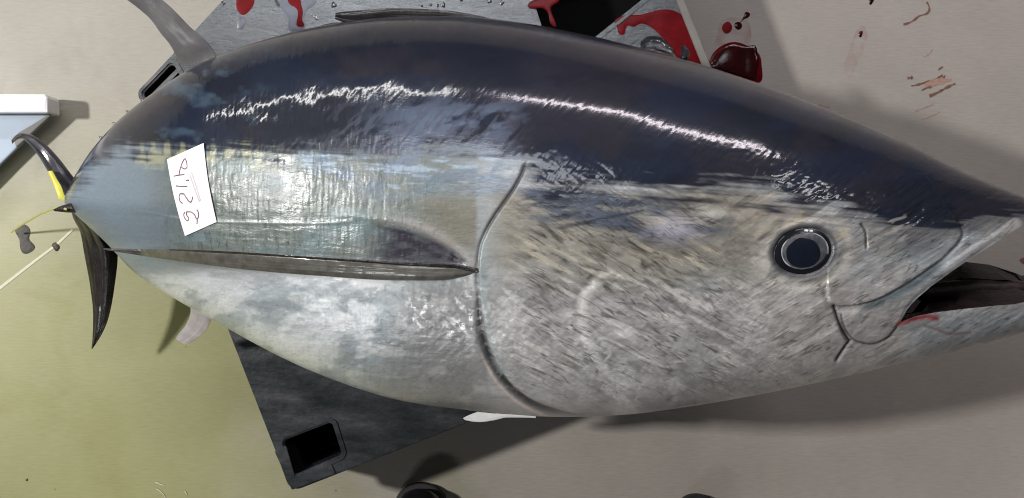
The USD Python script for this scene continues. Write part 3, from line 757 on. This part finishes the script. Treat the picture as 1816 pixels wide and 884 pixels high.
def loft(pa, za, pb, zb):
    """A solid between two outlines with equal numbers of points, at two heights."""
    def place(p, low):
        p = np.asarray(p, float)
        h_ = np.interp(p[:, 0], [1590, 1700, 1816, 1930], [0.115, 0.085, 0.05, 0.0])
        if low:
            h_[len(up_line) + 1:] = -0.06
        return at(p[:, 0], p[:, 1], ZM + h_)
    A_, B_ = place(pa, pa is not near), place(pb, pb is not near)
    A_[:, 2], B_[:, 2] = za, zb
    n = len(pa)
    cap = trimesh.creation.triangulate_polygon(Polygon(A_[:, :2]), engine='earcut')
    tri = np.asarray(cap[1])
    from scipy.spatial import cKDTree
    tri = cKDTree(A_[:, :2]).query(cap[0])[1][tri]
    f = [tri, tri[:, ::-1] + n]
    for i in range(n):
        j = (i + 1) % n
        f.append([[i, i + n, j + n], [i, j + n, j]])
    m = trimesh.Trimesh(np.vstack([A_, B_]), np.vstack(f), process=False)
    m.fix_normals()
    return m


near = pa = up_line + [(2010, 330)] + near_low
pb = up_line + [(2010, 330)] + far_low
cut = loft(pa, ZM + 0.085, pb, ZM - 0.075)
cut_top = loft(pa, ZM + 0.30, pa, ZM + 0.085)
cut_bot = loft(pb, ZM - 0.075, pb, ZM - 0.30)


def to_manifold(m):
    return manifold3d.Manifold(manifold3d.Mesh(vert_properties=np.asarray(m.vertices, np.float32), tri_verts=np.asarray(m.faces, np.uint32)))


def hull(*spheres):
    return manifold3d.Manifold.batch_hull([manifold3d.Manifold.sphere(r, 24).translate(list(map(float, c))) for c, r in spheres])


cutter = to_manifold(cut) + to_manifold(cut_top) + to_manifold(cut_bot)
g0, g1, g2 = at(1500, 560, ZM), at(1640, 528, ZM), at(1880, 516, ZM)
cutter = cutter + hull((g0, 0.035), (g1, 0.045)) + hull((g1, 0.040), (g2, 0.018))
res = (solid - cutter).to_mesh()
vp, tv = np.asarray(res.vert_properties), np.asarray(res.tri_verts)
runs, ids = np.asarray(res.run_index) // 3, np.asarray(res.run_original_id)
own = np.concatenate([np.full(runs[i + 1] - runs[i], ids[i]) for i in range(len(ids))])
skin_f = tv[own == solid.original_id()]
line_f = tv[own != solid.original_id()]


def submesh(f):
    u, inv = np.unique(f, return_inverse=True)
    return vp[u], inv.reshape(-1, 3)


tuna = thing('tuna', 'large bluefin tuna lying on its side with its mouth open', 'fish')
sv, sf_ = submesh(skin_f)
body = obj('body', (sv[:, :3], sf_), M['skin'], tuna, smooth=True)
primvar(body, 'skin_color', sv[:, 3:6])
primvar(body, 'silver', sv[:, 6])
primvar(body, 'skin_rough', sv[:, 7])
primvar(body, 'wet_rough', sv[:, 8])
primvar(body, 'relief', sv[:, 9])
for k_, key in enumerate(('rear', 'rear_two', 'rear_light', 'front', 'front_light', 'flat', 'hatch', 'belly')):
    primvar(body, 'grain_' + key, sv[:, 10 + k_])
lv, lf_ = submesh(line_f)
lm = trimesh.Trimesh(lv[:, :3], lf_, process=False)
lm = lm.subdivide_to_size(0.02, max_iter=8) if False else lm
obj('mouth_lining', (np.asarray(lm.vertices), np.asarray(lm.faces)), M['mouth'], tuna, smooth=35)

# height of the skin under a pixel
Pv = V.reshape(nu, nv, 3)[::6, :NT:6].reshape(-1, 3)
sc_ = 0.001 * (H - Pv[:, 2]) / DIST
skin_z = LinearNDInterpolator(np.c_[908 + Pv[:, 0] / sc_, 442 - Pv[:, 1] / sc_], Pv[:, 2])


def zs(x, y, fallback=ZM):
    z = skin_z(x, y)
    return np.where(np.isnan(z), fallback, z)


# tongue and teeth
tg_pts = [at(1640, 520, ZM - 0.01), at(1720, 514, ZM - 0.018), at(1800, 512, ZM - 0.024), at(1850, 512, ZM - 0.03)]
tongue = hull((tg_pts[0], 0.016), (tg_pts[1], 0.020)) + hull((tg_pts[1], 0.020), (tg_pts[2], 0.015)) + hull((tg_pts[2], 0.015), (tg_pts[3], 0.008))
obj('tongue', tongue, M['tongue'], tuna, smooth=50)

# eye: dark rim, silver iris, blue black pupil, all on one bulging ball
def eye_patch(r0, r1, lift, cxo=0.0, cyo=0.0, nr=26, na=72, sx=55, sy_=43, uneven=0.0):
    r = np.linspace(r0, r1, nr)
    th = np.linspace(0, 2 * np.pi, na, endpoint=False)
    R, T = np.meshgrid(r, th, indexing='ij')
    R = R * (1 + uneven * (meshkit.noise(np.stack([np.cos(T) * 2, np.sin(T) * 2, np.full_like(T, 3.0)], -1), 5) - 0.5) * (R - r0) / (r1 - r0 + 1e-9))
    u, v = R * np.cos(T) * sx, R * np.sin(T) * sy_
    x = ex + cxo + u * math.cos(ea) - v * math.sin(ea)
    y = ey + cyo + u * math.sin(ea) + v * math.cos(ea)
    base = float(zs(ex, ey))
    # the plane of the cheek round the eye
    gx = (float(zs(ex + 75, ey)) - float(zs(ex - 75, ey))) / 150
    gy = (float(zs(ex, ey + 62)) - float(zs(ex, ey - 62))) / 124
    pl = (float(zs(ex + 75, ey)) + float(zs(ex - 75, ey)) + float(zs(ex, ey + 62)) + float(zs(ex, ey - 62))) / 4
    rr = np.hypot((x - ex) / 55, (y - ey) / 45)
    z = pl + gx * (x - ex) + gy * (y - ey) + 0.009 * (1 - np.clip(rr, 0, 1.1) ** 2) - 0.002 + lift
    w = at(x, y, z)
    i = np.arange(nr * na).reshape(nr, na)
    j = np.roll(i, -1, 1)
    q_ = np.stack([i[:-1], j[:-1], j[1:], i[1:]], -1).reshape(-1, 4)
    v_ = w.reshape(-1, 3)
    f_ = np.vstack([q_[:, [0, 1, 2]], q_[:, [0, 2, 3]]])
    m = trimesh.Trimesh(v_, f_, process=False)
    if m.face_normals[:, 2].mean() < 0:
        m.invert()
    return m


eye = UsdGeom.Xform.Define(stage, tuna + '/eye').GetPath().pathString
obj('eye_rim', eye_patch(0.0, 1.0, 0.0), M['eye_rim'], eye, smooth=True)
obj('eye_edge', eye_patch(0.96, 0.98, 0.0008, 1, 2, nr=4), M['eye_edge'], eye, smooth=True)
obj('iris', eye_patch(0.02, 0.77, 0.0012, 2, -1, uneven=0.08), M['eye_iris'], eye, smooth=True)
obj('iris_ring', eye_patch(0.73, 0.765, 0.0016, 2, -1, nr=6, uneven=0.10), M['eye_edge'], eye, smooth=True)
obj('pupil', eye_patch(0.0, 0.555, 0.0022, -1, 3, sx=54, sy_=48, uneven=0.12), M['eye_pupil'], eye, smooth=True)

# fins
def z_pec(x, y, s, t):
    base = zs(np.clip(x, 250, 860), y, ZM)
    line = base - 0.004 + 0.010 * sst(0.0, 0.12, s) + 0.014 * np.sin(np.pi * np.clip(s, 0, 1)) * (1 - t * 0.6)
    tipz = float(zs(260, 450)) - 0.0 + 0.01
    return line * (1 - sst(0.86, 1, s)) + tipz * sst(0.86, 1, s)


pec = blade([(846, 478), (800, 470), (700, 466), (560, 458), (420, 449), (300, 443), (184, 441)], [(850, 483), (822, 491), (770, 497), (700, 497), (560, 489), (450, 480), (320, 464), (184, 443)], z_pec, 0.010, n=160, m=28, ridge=0.003)
pec_o = obj('pectoral_fin', pec, M['fin_dark'], tuna, smooth=50).GetPath().pathString
edge = blade([(846, 476), (800, 468), (700, 464), (560, 456), (420, 447), (300, 442)], [(840, 484), (800, 477), (700, 472), (560, 463), (420, 453), (300, 445)], lambda x, y, s, t: z_pec(x, y, s * 0.82, t) + 0.004, 0.008, n=120, m=12)
obj('leading_edge', edge, M['fin_black'], pec_o, smooth=50)
sd = blade([(322, 118), (318, 112), (303, 82), (284, 58), (268, 36), (245, 15), (222, -2), (190, -22)], [(384, 104), (380, 92), (364, 72), (338, 49), (310, 20), (283, -4), (255, -24), (200, -45)],
           lambda x, y, s, t: 0.495 + 0.09 * s + 0.012 * t, 0.014, ridge=0.004, wave=0.012)
obj('second_dorsal_fin', sd, M['fin_grey'], tuna, smooth=50)
fd = blade([(905, 44), (870, 33), (780, 18), (700, 15), (640, 18), (595, 23)], [(905, 52), (860, 46), (780, 42), (690, 42), (640, 46), (594, 34)], lambda x, y, s, t: ZM + 0.012 + 0.02 * s - 0.01 * t, 0.012, ridge=0.006, wave=0.006)
obj('first_dorsal_fin', fd, M['fin_black'], tuna, smooth=50)
fd2 = blade([(640, 40), (600, 40), (560, 48), (515, 62)], [(640, 52), (600, 53), (560, 60), (515, 66)], lambda x, y, s, t: ZM + 0.008 + 0.0 * s, 0.010, ridge=0.003)
obj('dorsal_fin_membrane', fd2, M['fin_black'], tuna, smooth=50)
an = blade([(338, 536), (338, 552), (330, 576), (316, 594), (311, 602)], [(388, 560), (380, 562), (366, 585), (348, 602), (327, 611)], lambda x, y, s, t: 0.47 - 0.10 * s, 0.010, ridge=0.004, wave=0.01)
obj('anal_fin', an, M['fin_pale'], tuna, smooth=50)
pv = blade([(950, 725), (895, 727), (855, 729), (835, 735), (821, 742)], [(950, 742), (900, 741), (875, 746), (850, 749), (824, 745)], lambda x, y, s, t: 0.43 - 0.12 * s, 0.012, ridge=0.003)
obj('pelvic_fin', pv, M['fin_white'], tuna, smooth=50)
pf2 = blade([(880, 720), (830, 712), (760, 700), (705, 694)], [(880, 734), (835, 729), (770, 716), (708, 701)], lambda x, y, s, t: 0.40 - 0.05 * s, 0.010, ridge=0.003)
obj('pectoral_fin', pf2, M['fin_black'], tuna, smooth=50)
ZT = 0.275
ul = blade([(118, 352), (104, 332), (86, 306), (66, 274), (48, 253), (40, 246), (22, 256)], [(136, 322), (124, 306), (102, 278), (76, 252), (52, 238), (38, 236), (20, 249)], lambda x, y, s, t: ZT + 0.02 * s + 0.02 * t * (1 - t), 0.022, ridge=0.004, wave=0.01)
obj('tail_lobe', ul, M['fin_tail'], tuna, smooth=50)
ll = blade([(126, 368), (128, 382), (142, 412), (150, 455), (160, 510), (165, 560), (162, 619)], [(160, 384), (176, 402), (196, 428), (209, 452), (203, 510), (192, 566), (164, 619)], lambda x, y, s, t: ZT - 0.03 - 0.10 * s + 0.035 * np.where(t < 0.62, t / 0.62, 1 - 2.2 * (t - 0.62)) * (1 - s) , 0.016, ridge=0.008, wave=0.012, m=36)
obj('tail_lobe', ll, M['fin_black'], tuna, smooth=60)
kl = blade([(150, 362), (130, 360), (112, 364), (94, 372)], [(150, 380), (130, 378), (114, 377), (96, 375)], lambda x, y, s, t: ZT + 0.075 - 0.02 * s, 0.02)
obj('keel', kl, M['fin_black'], tuna, smooth=50)
rng = np.random.default_rng(4)
for fx, fy in ((262, 180), (236, 201), (212, 222), (188, 247)):
    fn = blade([(fx + 7, fy + 2), (fx - 2, fy - 3), (fx - 12, fy - 5)], [(fx - 4, fy + 8), (fx - 9, fy + 2), (fx - 13, fy - 4)], lambda x, y, s, t, fx=fx: zc_of(fx) + 0.004 + 0 * s, 0.005, n=14, m=8)
    obj('finlet', fn, M['fin_tail'], tuna, smooth=50)

# ------------------------------------------------------------------ paper tag with its hand-written weight
tag_path = thing('paper_tag', 'white paper tag with 221.5 written by hand stuck to the flank', 'tag')
q0, q1, q2, q3 = np.array([(296, 283), (361, 254), (384, 394), (328, 419)], float)


def tag_pt(u, v, lift=0.0):
    """u across the tag (0 left, 1 right), v along it (0 at the upper end, 1 at the lower)."""
    u, v = np.asarray(u, float), np.asarray(v, float)
    p = (1 - v)[..., None] * ((1 - u)[..., None] * q0 + u[..., None] * q1) + v[..., None] * ((1 - u)[..., None] * q3 + u[..., None] * q2)
    bow = np.sin(np.pi * v) * -3.0 * 1
    x, y = p[..., 0] + bow, p[..., 1]
    z = zs(x, y) + 0.0035 + 0.0028 * (meshkit.fbm(np.stack([u * 2.2, v * 4.0, np.full_like(u, 2.0)], -1), 2, 8) - 0.5) + 0.004 * np.clip((0.25 - v) / 0.25, 0, 1) ** 2 + lift
    return at(x, y, z)


U, Vv = np.meshgrid(np.linspace(0, 1, 20), np.linspace(0, 1, 44))
g = tag_pt(U, Vv)
gi = np.arange(U.size).reshape(U.shape)
qq = np.stack([gi[:-1, :-1], gi[1:, :-1], gi[1:, 1:], gi[:-1, 1:]], -1).reshape(-1, 4)
v2 = np.vstack([g.reshape(-1, 3), g.reshape(-1, 3) - [0, 0, 0.0008]])
fs = [qq, qq[:, ::-1] + U.size]
for e_ in (gi[0, ::-1], gi[-1], gi[:, 0], gi[::-1, -1]):
    fs.append(np.stack([e_[:-1], e_[1:], e_[1:] + U.size, e_[:-1] + U.size], -1)[:, ::-1])
obj('sheet', (v2, np.vstack(fs)), M['paper'], tag_path, smooth=40)
gs = 0.001 * (H - g[..., 2]) / DIST
sheet_z = LinearNDInterpolator(np.c_[(908 + g[..., 0] / gs).ravel(), (442 - g[..., 1] / gs).ravel()], g[..., 2].ravel())
# strokes in photograph pixels, from the lower end up: 2 2 1 . 5
strokes = [[(328, 377), (326, 381), (329, 389), (333, 392), (335, 388), (331, 381), (331, 376), (337, 376), (345, 381), (349, 388), (352, 386), (352, 378), (349, 372)],
           [(349, 387), (350, 392), (349, 398)],
           [(324, 361), (319, 356), (318, 349), (320, 344), (325, 344), (330, 350), (335, 357), (338, 359), (341, 354), (342, 349)],
           [(312, 330), (322, 331), (332, 331)],
           [(330, 320.5), (335, 320)],
           [(308, 313), (317, 311), (327, 310)],
           [(318, 311), (319, 303), (321, 296)],
           [(321, 295), (328, 300), (332, 296), (331, 288), (328, 282), (323, 290), (321, 295)]]
for k, s_ in enumerate(strokes):
    c = curve(s_, 40)
    z = sheet_z(c[:, 0], c[:, 1]) + 0.0003
    obj('ink_stroke', tube(at(c[:, 0], c[:, 1], z), 0.0011 * (0.8 + 0.4 * meshkit.noise(np.c_[c / 6, c[:, :1] * 0], k)), 6, 0.4), M['ink'], tag_path, smooth=True)
for s_ in ([(340, 305), (348, 330), (356, 356)], [(337, 310), (346, 336), (354, 358)]):
    c = curve(s_, 30)
    obj('smudge', tube(at(c[:, 0], c[:, 1], sheet_z(c[:, 0], c[:, 1]) + 0.0002), 0.0014, 6, 0.3), M['ink_faint'], tag_path, smooth=True)

# ------------------------------------------------------------------ yellow tag and strap at the tail
yt = blade([(84, 304), (90, 318), (97, 334), (104, 353)], [(93, 303), (101, 318), (110, 334), (115, 355)], lambda x, y, s, t: ZT + 0.035 + 0.0 * s, 0.004, n=20, m=10)
obj('yellow_tag', yt, M['yellow'], smooth=40, label='short yellow plastic tag along the upper tail fin', cat='tag')
c = curve([(118, 372), (104, 369), (80, 376), (52, 391), (20, 412)], 40)
obj('yellow_strap', tube(at(c[:, 0], c[:, 1], np.linspace(ZT + 0.08, 0.03, 40)), 0.0022, 8, 0.5), M['yellow_strap'], smooth=True, label='thin yellow strap reaching from the tail stalk to the floor', cat='strap')
c = curve([(128, 372), (142, 378), (158, 384), (176, 396)], 30)
obj('pale_cord', tube(at(c[:, 0], c[:, 1], np.full(30, ZT + 0.055)), 0.0032, 8), M['yellow_strap'], smooth=True, label='pale cord tied round the tail stalk above the lower tail fin', cat='cord')

# ------------------------------------------------------------------ white steel tray on a stand at the left edge
tub = thing('fish_tray', 'corner of a white tray with a raised rim at the left edge', 'tray')
ZB = 0.05
pan_poly = roundp(wpoly([(-520, 196), (86, 196), (90, 203), (-2, 293), (-300, 598), (-520, 598)], ZB), 0.003)
obj('tray_floor', bevel_slab(pan_poly, ZB - 0.012, ZB, 0.004, 3), M['tub_side'], tub)
rim_poly = roundp(wpoly([(-520, 168), (80, 168), (85, 174), (86, 200), (-520, 200)], ZB + 0.04), 0.003)
obj('rim', bevel_slab(rim_poly, ZB - 0.03, ZB + 0.045, 0.006, 3), M['tub'], tub)
lip = roundp(wpoly([(26, 250), (34, 236), (58, 222), (88, 203), (90, 206), (30, 262)], ZB + 0.003), 0.0006)
obj('corner_shade', bevel_slab(lip, ZB + 0.0005, ZB + 0.008, 0.003, 3), M['pallet_rim'], tub)  # grey strip put in as the shade beside the rim
stand_poly = wpoly([(-500, 240), (-60, 240), (-320, 500), (-500, 500)], ZB - 0.02)
obj('foot', extrude(stand_poly, 0.0, ZB - 0.0125), M['pallet_dark'], tub)

# ------------------------------------------------------------------ boots at the lower edge
def boot(name, label, tx, ty, wid, turn, m_upper, grp=None):
    """A rubber boot standing on the floor, its toe at the pixel (tx, ty)."""
    b_ = thing(name, label, 'boot', grp)
    R = trimesh.transformations.rotation_matrix(turn, [0, 0, 1])
    o = at(tx, ty, 0.06)
    o[2] = 0

    def put(m):
        if not isinstance(m, trimesh.Trimesh):
            mm = m.to_mesh()
            m = trimesh.Trimesh(mm.vert_properties[:, :3], mm.tri_verts, process=False)
        m.apply_transform(R)
        m.apply_translation(o)
        return m
    w = wid / 2
    foot = hull(((0, -w * 0.98, 0.052), w * 0.93), ((0, -w * 1.2, 0.040), w * 0.98), ((0, -0.13, 0.075), w * 0.86), ((0, -0.22, 0.06), w * 0.80))
    foot = foot + hull(((0, -0.20, 0.08), w * 0.88), ((0, -0.212, 0.17), w * 1.0))
    foot = foot.trim_by_plane((0, 0, 1), 0.022).trim_by_plane((0, 0, -1), -0.16)
    foot = foot - manifold3d.Manifold.cylinder(0.2, w * 0.82, w * 0.92, 40).translate((0, -0.21, 0.09))
    obj('upper', put(foot), m_upper, b_, smooth=40)
    sole = Polygon([(w * 1.04 * math.cos(t), -w + w * 1.05 * math.sin(t)) for t in np.linspace(0, math.pi, 24)] + [(-w * 0.85, -0.16), (-w * 0.8, -0.26), (-w * 0.4, -0.285), (w * 0.4, -0.285), (w * 0.8, -0.26), (w * 0.85, -0.16)])
    obj('sole', put(bevel_slab(sole, 0.001, 0.026, 0.004, 3)), M['rubber_sole'], b_)
    cap = hull(((0, -w * 0.98, 0.0545), w * 0.93), ((0, -w * 1.15, 0.043), w * 0.98)).trim_by_plane((0, 0, 1), 0.03).trim_by_plane((0, 1, 0), -w * 1.05)
    obj('toe_cap', put(cap), m_upper, b_, smooth=40)


boot('rubber_boot', 'black rubber boot whose round toe reaches in beside the pallet shadow', 738, 866, 0.115, 0.12, M['rubber'])
boot('rubber_boot', 'dark blue boot whose toe tip just shows under the head', 1243, 886, 0.095, -0.08, M['rubber_blue'])

# ------------------------------------------------------------------ blood and wet spots
zd = DECK
def blood(name, label, pts, z, h, m, cat='blood', group=None, **k):
    return obj(name, blob(pts, z, h, **k), M[m], smooth=True, label=label, cat=cat, group=group)


blood('blood_pool', 'large curved pool of red blood on the pallet by the right edge strip',
      [(1090, 40), (1100, 30), (1130, 27), (1160, 20), (1190, 18), (1208, 26), (1226, 46), (1236, 70), (1248, 95), (1262, 118), (1220, 118), (1196, 96), (1180, 74), (1166, 58), (1150, 46), (1134, 43), (1124, 48), (1112, 46), (1106, 62), (1098, 60), (1094, 48)], zd, 0.0003, 'blood_wet', n=260, edge=0.004)
blood('blood_clot', 'dark glistening clot of blood on the floor beside the back',
      [(1268, 105), (1282, 86), (1305, 78), (1322, 82), (1340, 82), (1343, 92), (1347, 108), (1344, 130), (1342, 142), (1320, 140), (1280, 130), (1255, 120)], 0, 0.005, 'blood_clot', edge=0.03)
blood('wet_fringe', 'bright red wet fringe around the clot on the floor', [(1258, 112), (1276, 84), (1304, 75), (1330, 84), (1346, 96), (1351, 118), (1348, 146), (1330, 146), (1290, 140), (1262, 128)], 0, 0.0012, 'blood_wet')
blood('blood_drop', 'pale red smeared drop above the clot on the floor', [(1282, 44), (1292, 39), (1298, 46), (1296, 56), (1288, 60), (1281, 54)], 0, 0.0012, 'blood_red')
blood('blood_drop', 'dark round drop next to the pale red smeared drop', [(1303, 42), (1312, 40), (1316, 46), (1311, 53), (1304, 50)], 0, 0.0012, 'blood_clot')
blood('blood_drop', 'dark drop farthest up from the clot, with a thin tail', [(1318, 31), (1323, 22), (1330, 24), (1327, 31), (1321, 34), (1312, 41)], 0, 0.0012, 'blood_clot')
blood('blood_drip', 'red drip with a knobbed end over the corner of the large pallet opening',
      [(936, 10), (942, 3), (960, -4), (985, -12), (992, 0), (978, 12), (981, 30), (985, 48), (978, 44), (972, 24), (962, 15), (948, 16), (940, 15)], zd + 0.0028, 0.0004, 'blood_wet', n=200, res=0.003, edge=0.004)
blood('blood_spot', 'rounded red blood spot on the pallet near the second dorsal fin', [(419, 4), (424, -12), (438, -16), (450, -6), (448, 12), (440, 22), (431, 27), (422, 20)], zd, 0.0007, 'blood_red')
blood('blood_streak', 'red streak running down to the back beside a grey smear', [(512, -10), (528, -10), (534, 8), (537, 24), (536, 36), (539, 46), (528, 47), (528, 30), (524, 14), (514, 8)], zd + 0.0012, 0.0006, 'blood_red')
blood('grey_smear', 'grey wet smear on the pallet around the red streak', [(500, -10), (560, -10), (558, 8), (545, 18), (539, 30), (540, 50), (512, 54), (511, 34), (500, 18)], zd, 0.0005, 'drop_grey', 'smear')
blood('grey_spot', 'oval grey spot on the pallet below the rounded red spot', [(421, 40), (426, 30), (433, 32), (433, 46), (428, 53), (422, 50)], zd, 0.001, 'drop_grey', 'spot')
blood('painted_mark', 'curved black painted mark cut off by the upper edge of the photo', [(486, -8), (492, 2), (497, 11), (494, 12), (488, 4), (482, -8)], zd, 0.0005, 'paint_black', 'mark')
blood('painted_mark', 'short black painted stroke beside the curved black mark', [(496, -6), (506, -6), (503, 1), (498, 2)], zd, 0.0005, 'paint_black', 'mark')
blood('painted_mark', 'small forked black scratch on the pallet near the dorsal fin', [(552, 25), (558, 29), (563, 24), (562, 30), (565, 36), (561, 36), (557, 30), (552, 28)], zd, 0.0006, 'drop_dark', 'mark', n=60, res=0.002)
for k, (dx, dy, r_) in enumerate(((818, 0, 3), (868, 2, 4), (890, 5, 4), (764, 9, 2.4), (776, 10, 2.6), (786, 9, 4), (748, 11, 2), (592, 9, 4.5), (396, 6, 3.4))):
    t_ = np.linspace(0, 2 * np.pi, 9)[:-1]
    rr = r_ * (1 + 0.25 * np.sin(3 * t_ + k))
    place = ['leftmost of three large ones at the photo edge', 'middle of three large ones at the photo edge', 'rightmost of the row, just left of the red drip', 'second in the row of four behind the dorsal fin', 'third in the row of four behind the dorsal fin',
             'largest of the row of four behind the dorsal fin', 'leftmost of the row of four behind the dorsal fin', 'just above the front end of the folded dorsal fin', 'beside the chamfered pallet corner'][k]
    blood('dark_droplet', 'small dark droplet on the pallet, ' + place, np.stack([dx + rr * np.cos(t_), dy + 1.25 * rr * np.sin(t_)], -1), zd, 0.001, 'drop_dark', 'droplet', 'dark droplets on the pallet', n=30, res=0.0015, edge=0.004)
# clear slime and a dark nub between the blood pool and the back
blood('clear_slime', 'clear glassy bead of slime between blood pool and back', [(1136, 78), (1146, 66), (1160, 64), (1174, 68), (1186, 78), (1196, 92), (1176, 96), (1150, 92), (1138, 88)], zd, 0.018, 'gel', 'slime', edge=0.03, res=0.003)
nub = hull((at(1213, 103, 0.50), 0.007), (at(1216, 95, 0.485), 0.008), (at(1212, 84, 0.45), 0.004))
obj('dark_nub', nub, M['nub'], smooth=50, label='small dark shiny nub sticking up between the back and the blood pool', cat='scrap')
# marks on the floor, right
def scrape(label, pts, wpx, m='blood_dry', group='rusty scrapes on the floor'):
    c = curve(pts, 40)
    t = np.gradient(c, axis=0)
    nrm = np.stack([-t[:, 1], t[:, 0]], -1)
    nrm /= np.linalg.norm(nrm, axis=1, keepdims=True)
    k = np.linspace(0, 1, 40)
    wdt = wpx / 2 * (0.05 + 1.25 * meshkit.noise(np.stack([k * 9, np.full(40, pts[0][0] * 0.37), np.zeros(40)], -1)))[:, None]
    blood('floor_scrape', label, np.vstack([c + nrm * wdt, (c - nrm * wdt)[::-1]]), 0, 0.0001, m, 'mark', group, smooth_outline=False, res=0.002, edge=0.003)


scrape('long rusty scrape, upper of the two joined bars', [(1616, 153), (1640, 147), (1672, 134)], 4)
scrape('long rusty scrape, lower of the two joined bars', [(1634, 161), (1650, 153), (1668, 144), (1676, 134)], 7)
scrape('rusty scrape slanting below the joined bars', [(1648, 171), (1662, 165), (1680, 155), (1694, 149)], 6)
scrape('pale pink smear between the rusty scrapes', [(1640, 152), (1662, 146), (1688, 142)], 16, 'blood_pale')
scrape('rusty spot left of the joined bars', [(1609, 139), (1619, 138)], 6)
scrape('small rusty tick above the joined bars', [(1664, 124), (1672, 119)], 5)
scrape('faint crooked tick above the group of scrapes', [(1638, 101), (1648, 96), (1653, 88)], 3, 'blood_pale')
scrape('faint line below the scrapes, the upper one', [(1622, 198), (1636, 193), (1655, 185)], 3, 'blood_pale')
scrape('faint line below the scrapes, the lower one', [(1634, 212), (1650, 207), (1668, 198)], 3, 'blood_pale')
scrape('hooked rusty line near the upper edge of the photo', [(1602, 44), (1618, 38), (1630, 29), (1644, 24), (1648, 18), (1643, 4)], 4)
scrape('faint reddish tick close to the back of the head', [(1452, 186), (1462, 189), (1472, 191)], 3, 'blood_pale')
blood('blood_drop', 'small dark elongated drop alone on the floor right of the clot', [(1523, 64), (1525, 56), (1529, 55), (1529, 62), (1526, 67)], 0, 0.002, 'blood_clot', n=30, res=0.002)
blood('blood_drop', 'small dark drop cut by the upper edge of the photo', [(1542, -4), (1549, -4), (1547, 6), (1544, 9)], 0, 0.002, 'blood_clot', n=30, res=0.002)
blood('blood_drop', 'reddish smear at the right edge between the open jaws', [(1808, 462), (1818, 456), (1830, 458), (1830, 470), (1814, 468)], 0, 0.0008, 'blood_dry', n=40, res=0.003)
# marks on the floor, left
blood('floor_puddle', 'black wet puddle under the yellow strap', [(27, 408), (34, 400), (47, 400), (54, 412), (52, 424), (60, 434), (62, 438), (54, 448), (42, 450), (36, 440), (34, 424)], 0, 0.0008, 'dirt', 'puddle')
blood('floor_puddle', 'small dark wet spot on the thin pale line', [(92, 436), (98, 430), (104, 434), (106, 440), (100, 446), (95, 441)], 0, 0.002, 'dirt', 'puddle', n=40, res=0.002)
ln = wpoly([(-30, 534), (-28, 530), (0, 508), (60, 462), (100, 432), (128, 406), (130, 409), (103, 435), (62, 466), (2, 513)], 0)
obj('floor_line', extrude(ln, 0.0004, 0.0012), M['white_line'], label='thin pale line on the yellowish floor behind the tail', cat='line')
blood('floor_speck', 'tiny dark speck on the yellowish floor at the lower left', [(46, 850), (49, 849), (49, 853), (46, 853)], 0, 0.001, 'dirt', 'speck', n=16, res=0.001)

# watery pink washes and a few wet glints painted as pale strokes on the floor
blood('pink_wash', 'watery pink stain round the drops above the blood clot', [(1266, 90), (1272, 58), (1278, 38), (1300, 30), (1322, 34), (1332, 60), (1326, 82), (1300, 86)], 0, 0.0002, 'pink_wash', 'stain')
blood('pink_wash', 'watery pink streak trailing below the lone dark drop', [(1496, 132), (1504, 96), (1516, 60), (1530, 46), (1538, 60), (1530, 90), (1516, 124), (1504, 140)], 0, 0.0002, 'pink_wash', 'stain')
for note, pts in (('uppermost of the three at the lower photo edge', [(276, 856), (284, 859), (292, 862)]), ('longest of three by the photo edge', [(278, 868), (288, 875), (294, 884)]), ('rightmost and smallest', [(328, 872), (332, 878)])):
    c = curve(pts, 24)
    obj('painted_glint', tube(at(c[:, 0], c[:, 1], 0.0012), np.linspace(0.0018, 0.0008, 24), 6, 0.5), M['white_line'], smooth=True, label='thin painted pale fleck on the yellowish floor, ' + note, cat='glint')
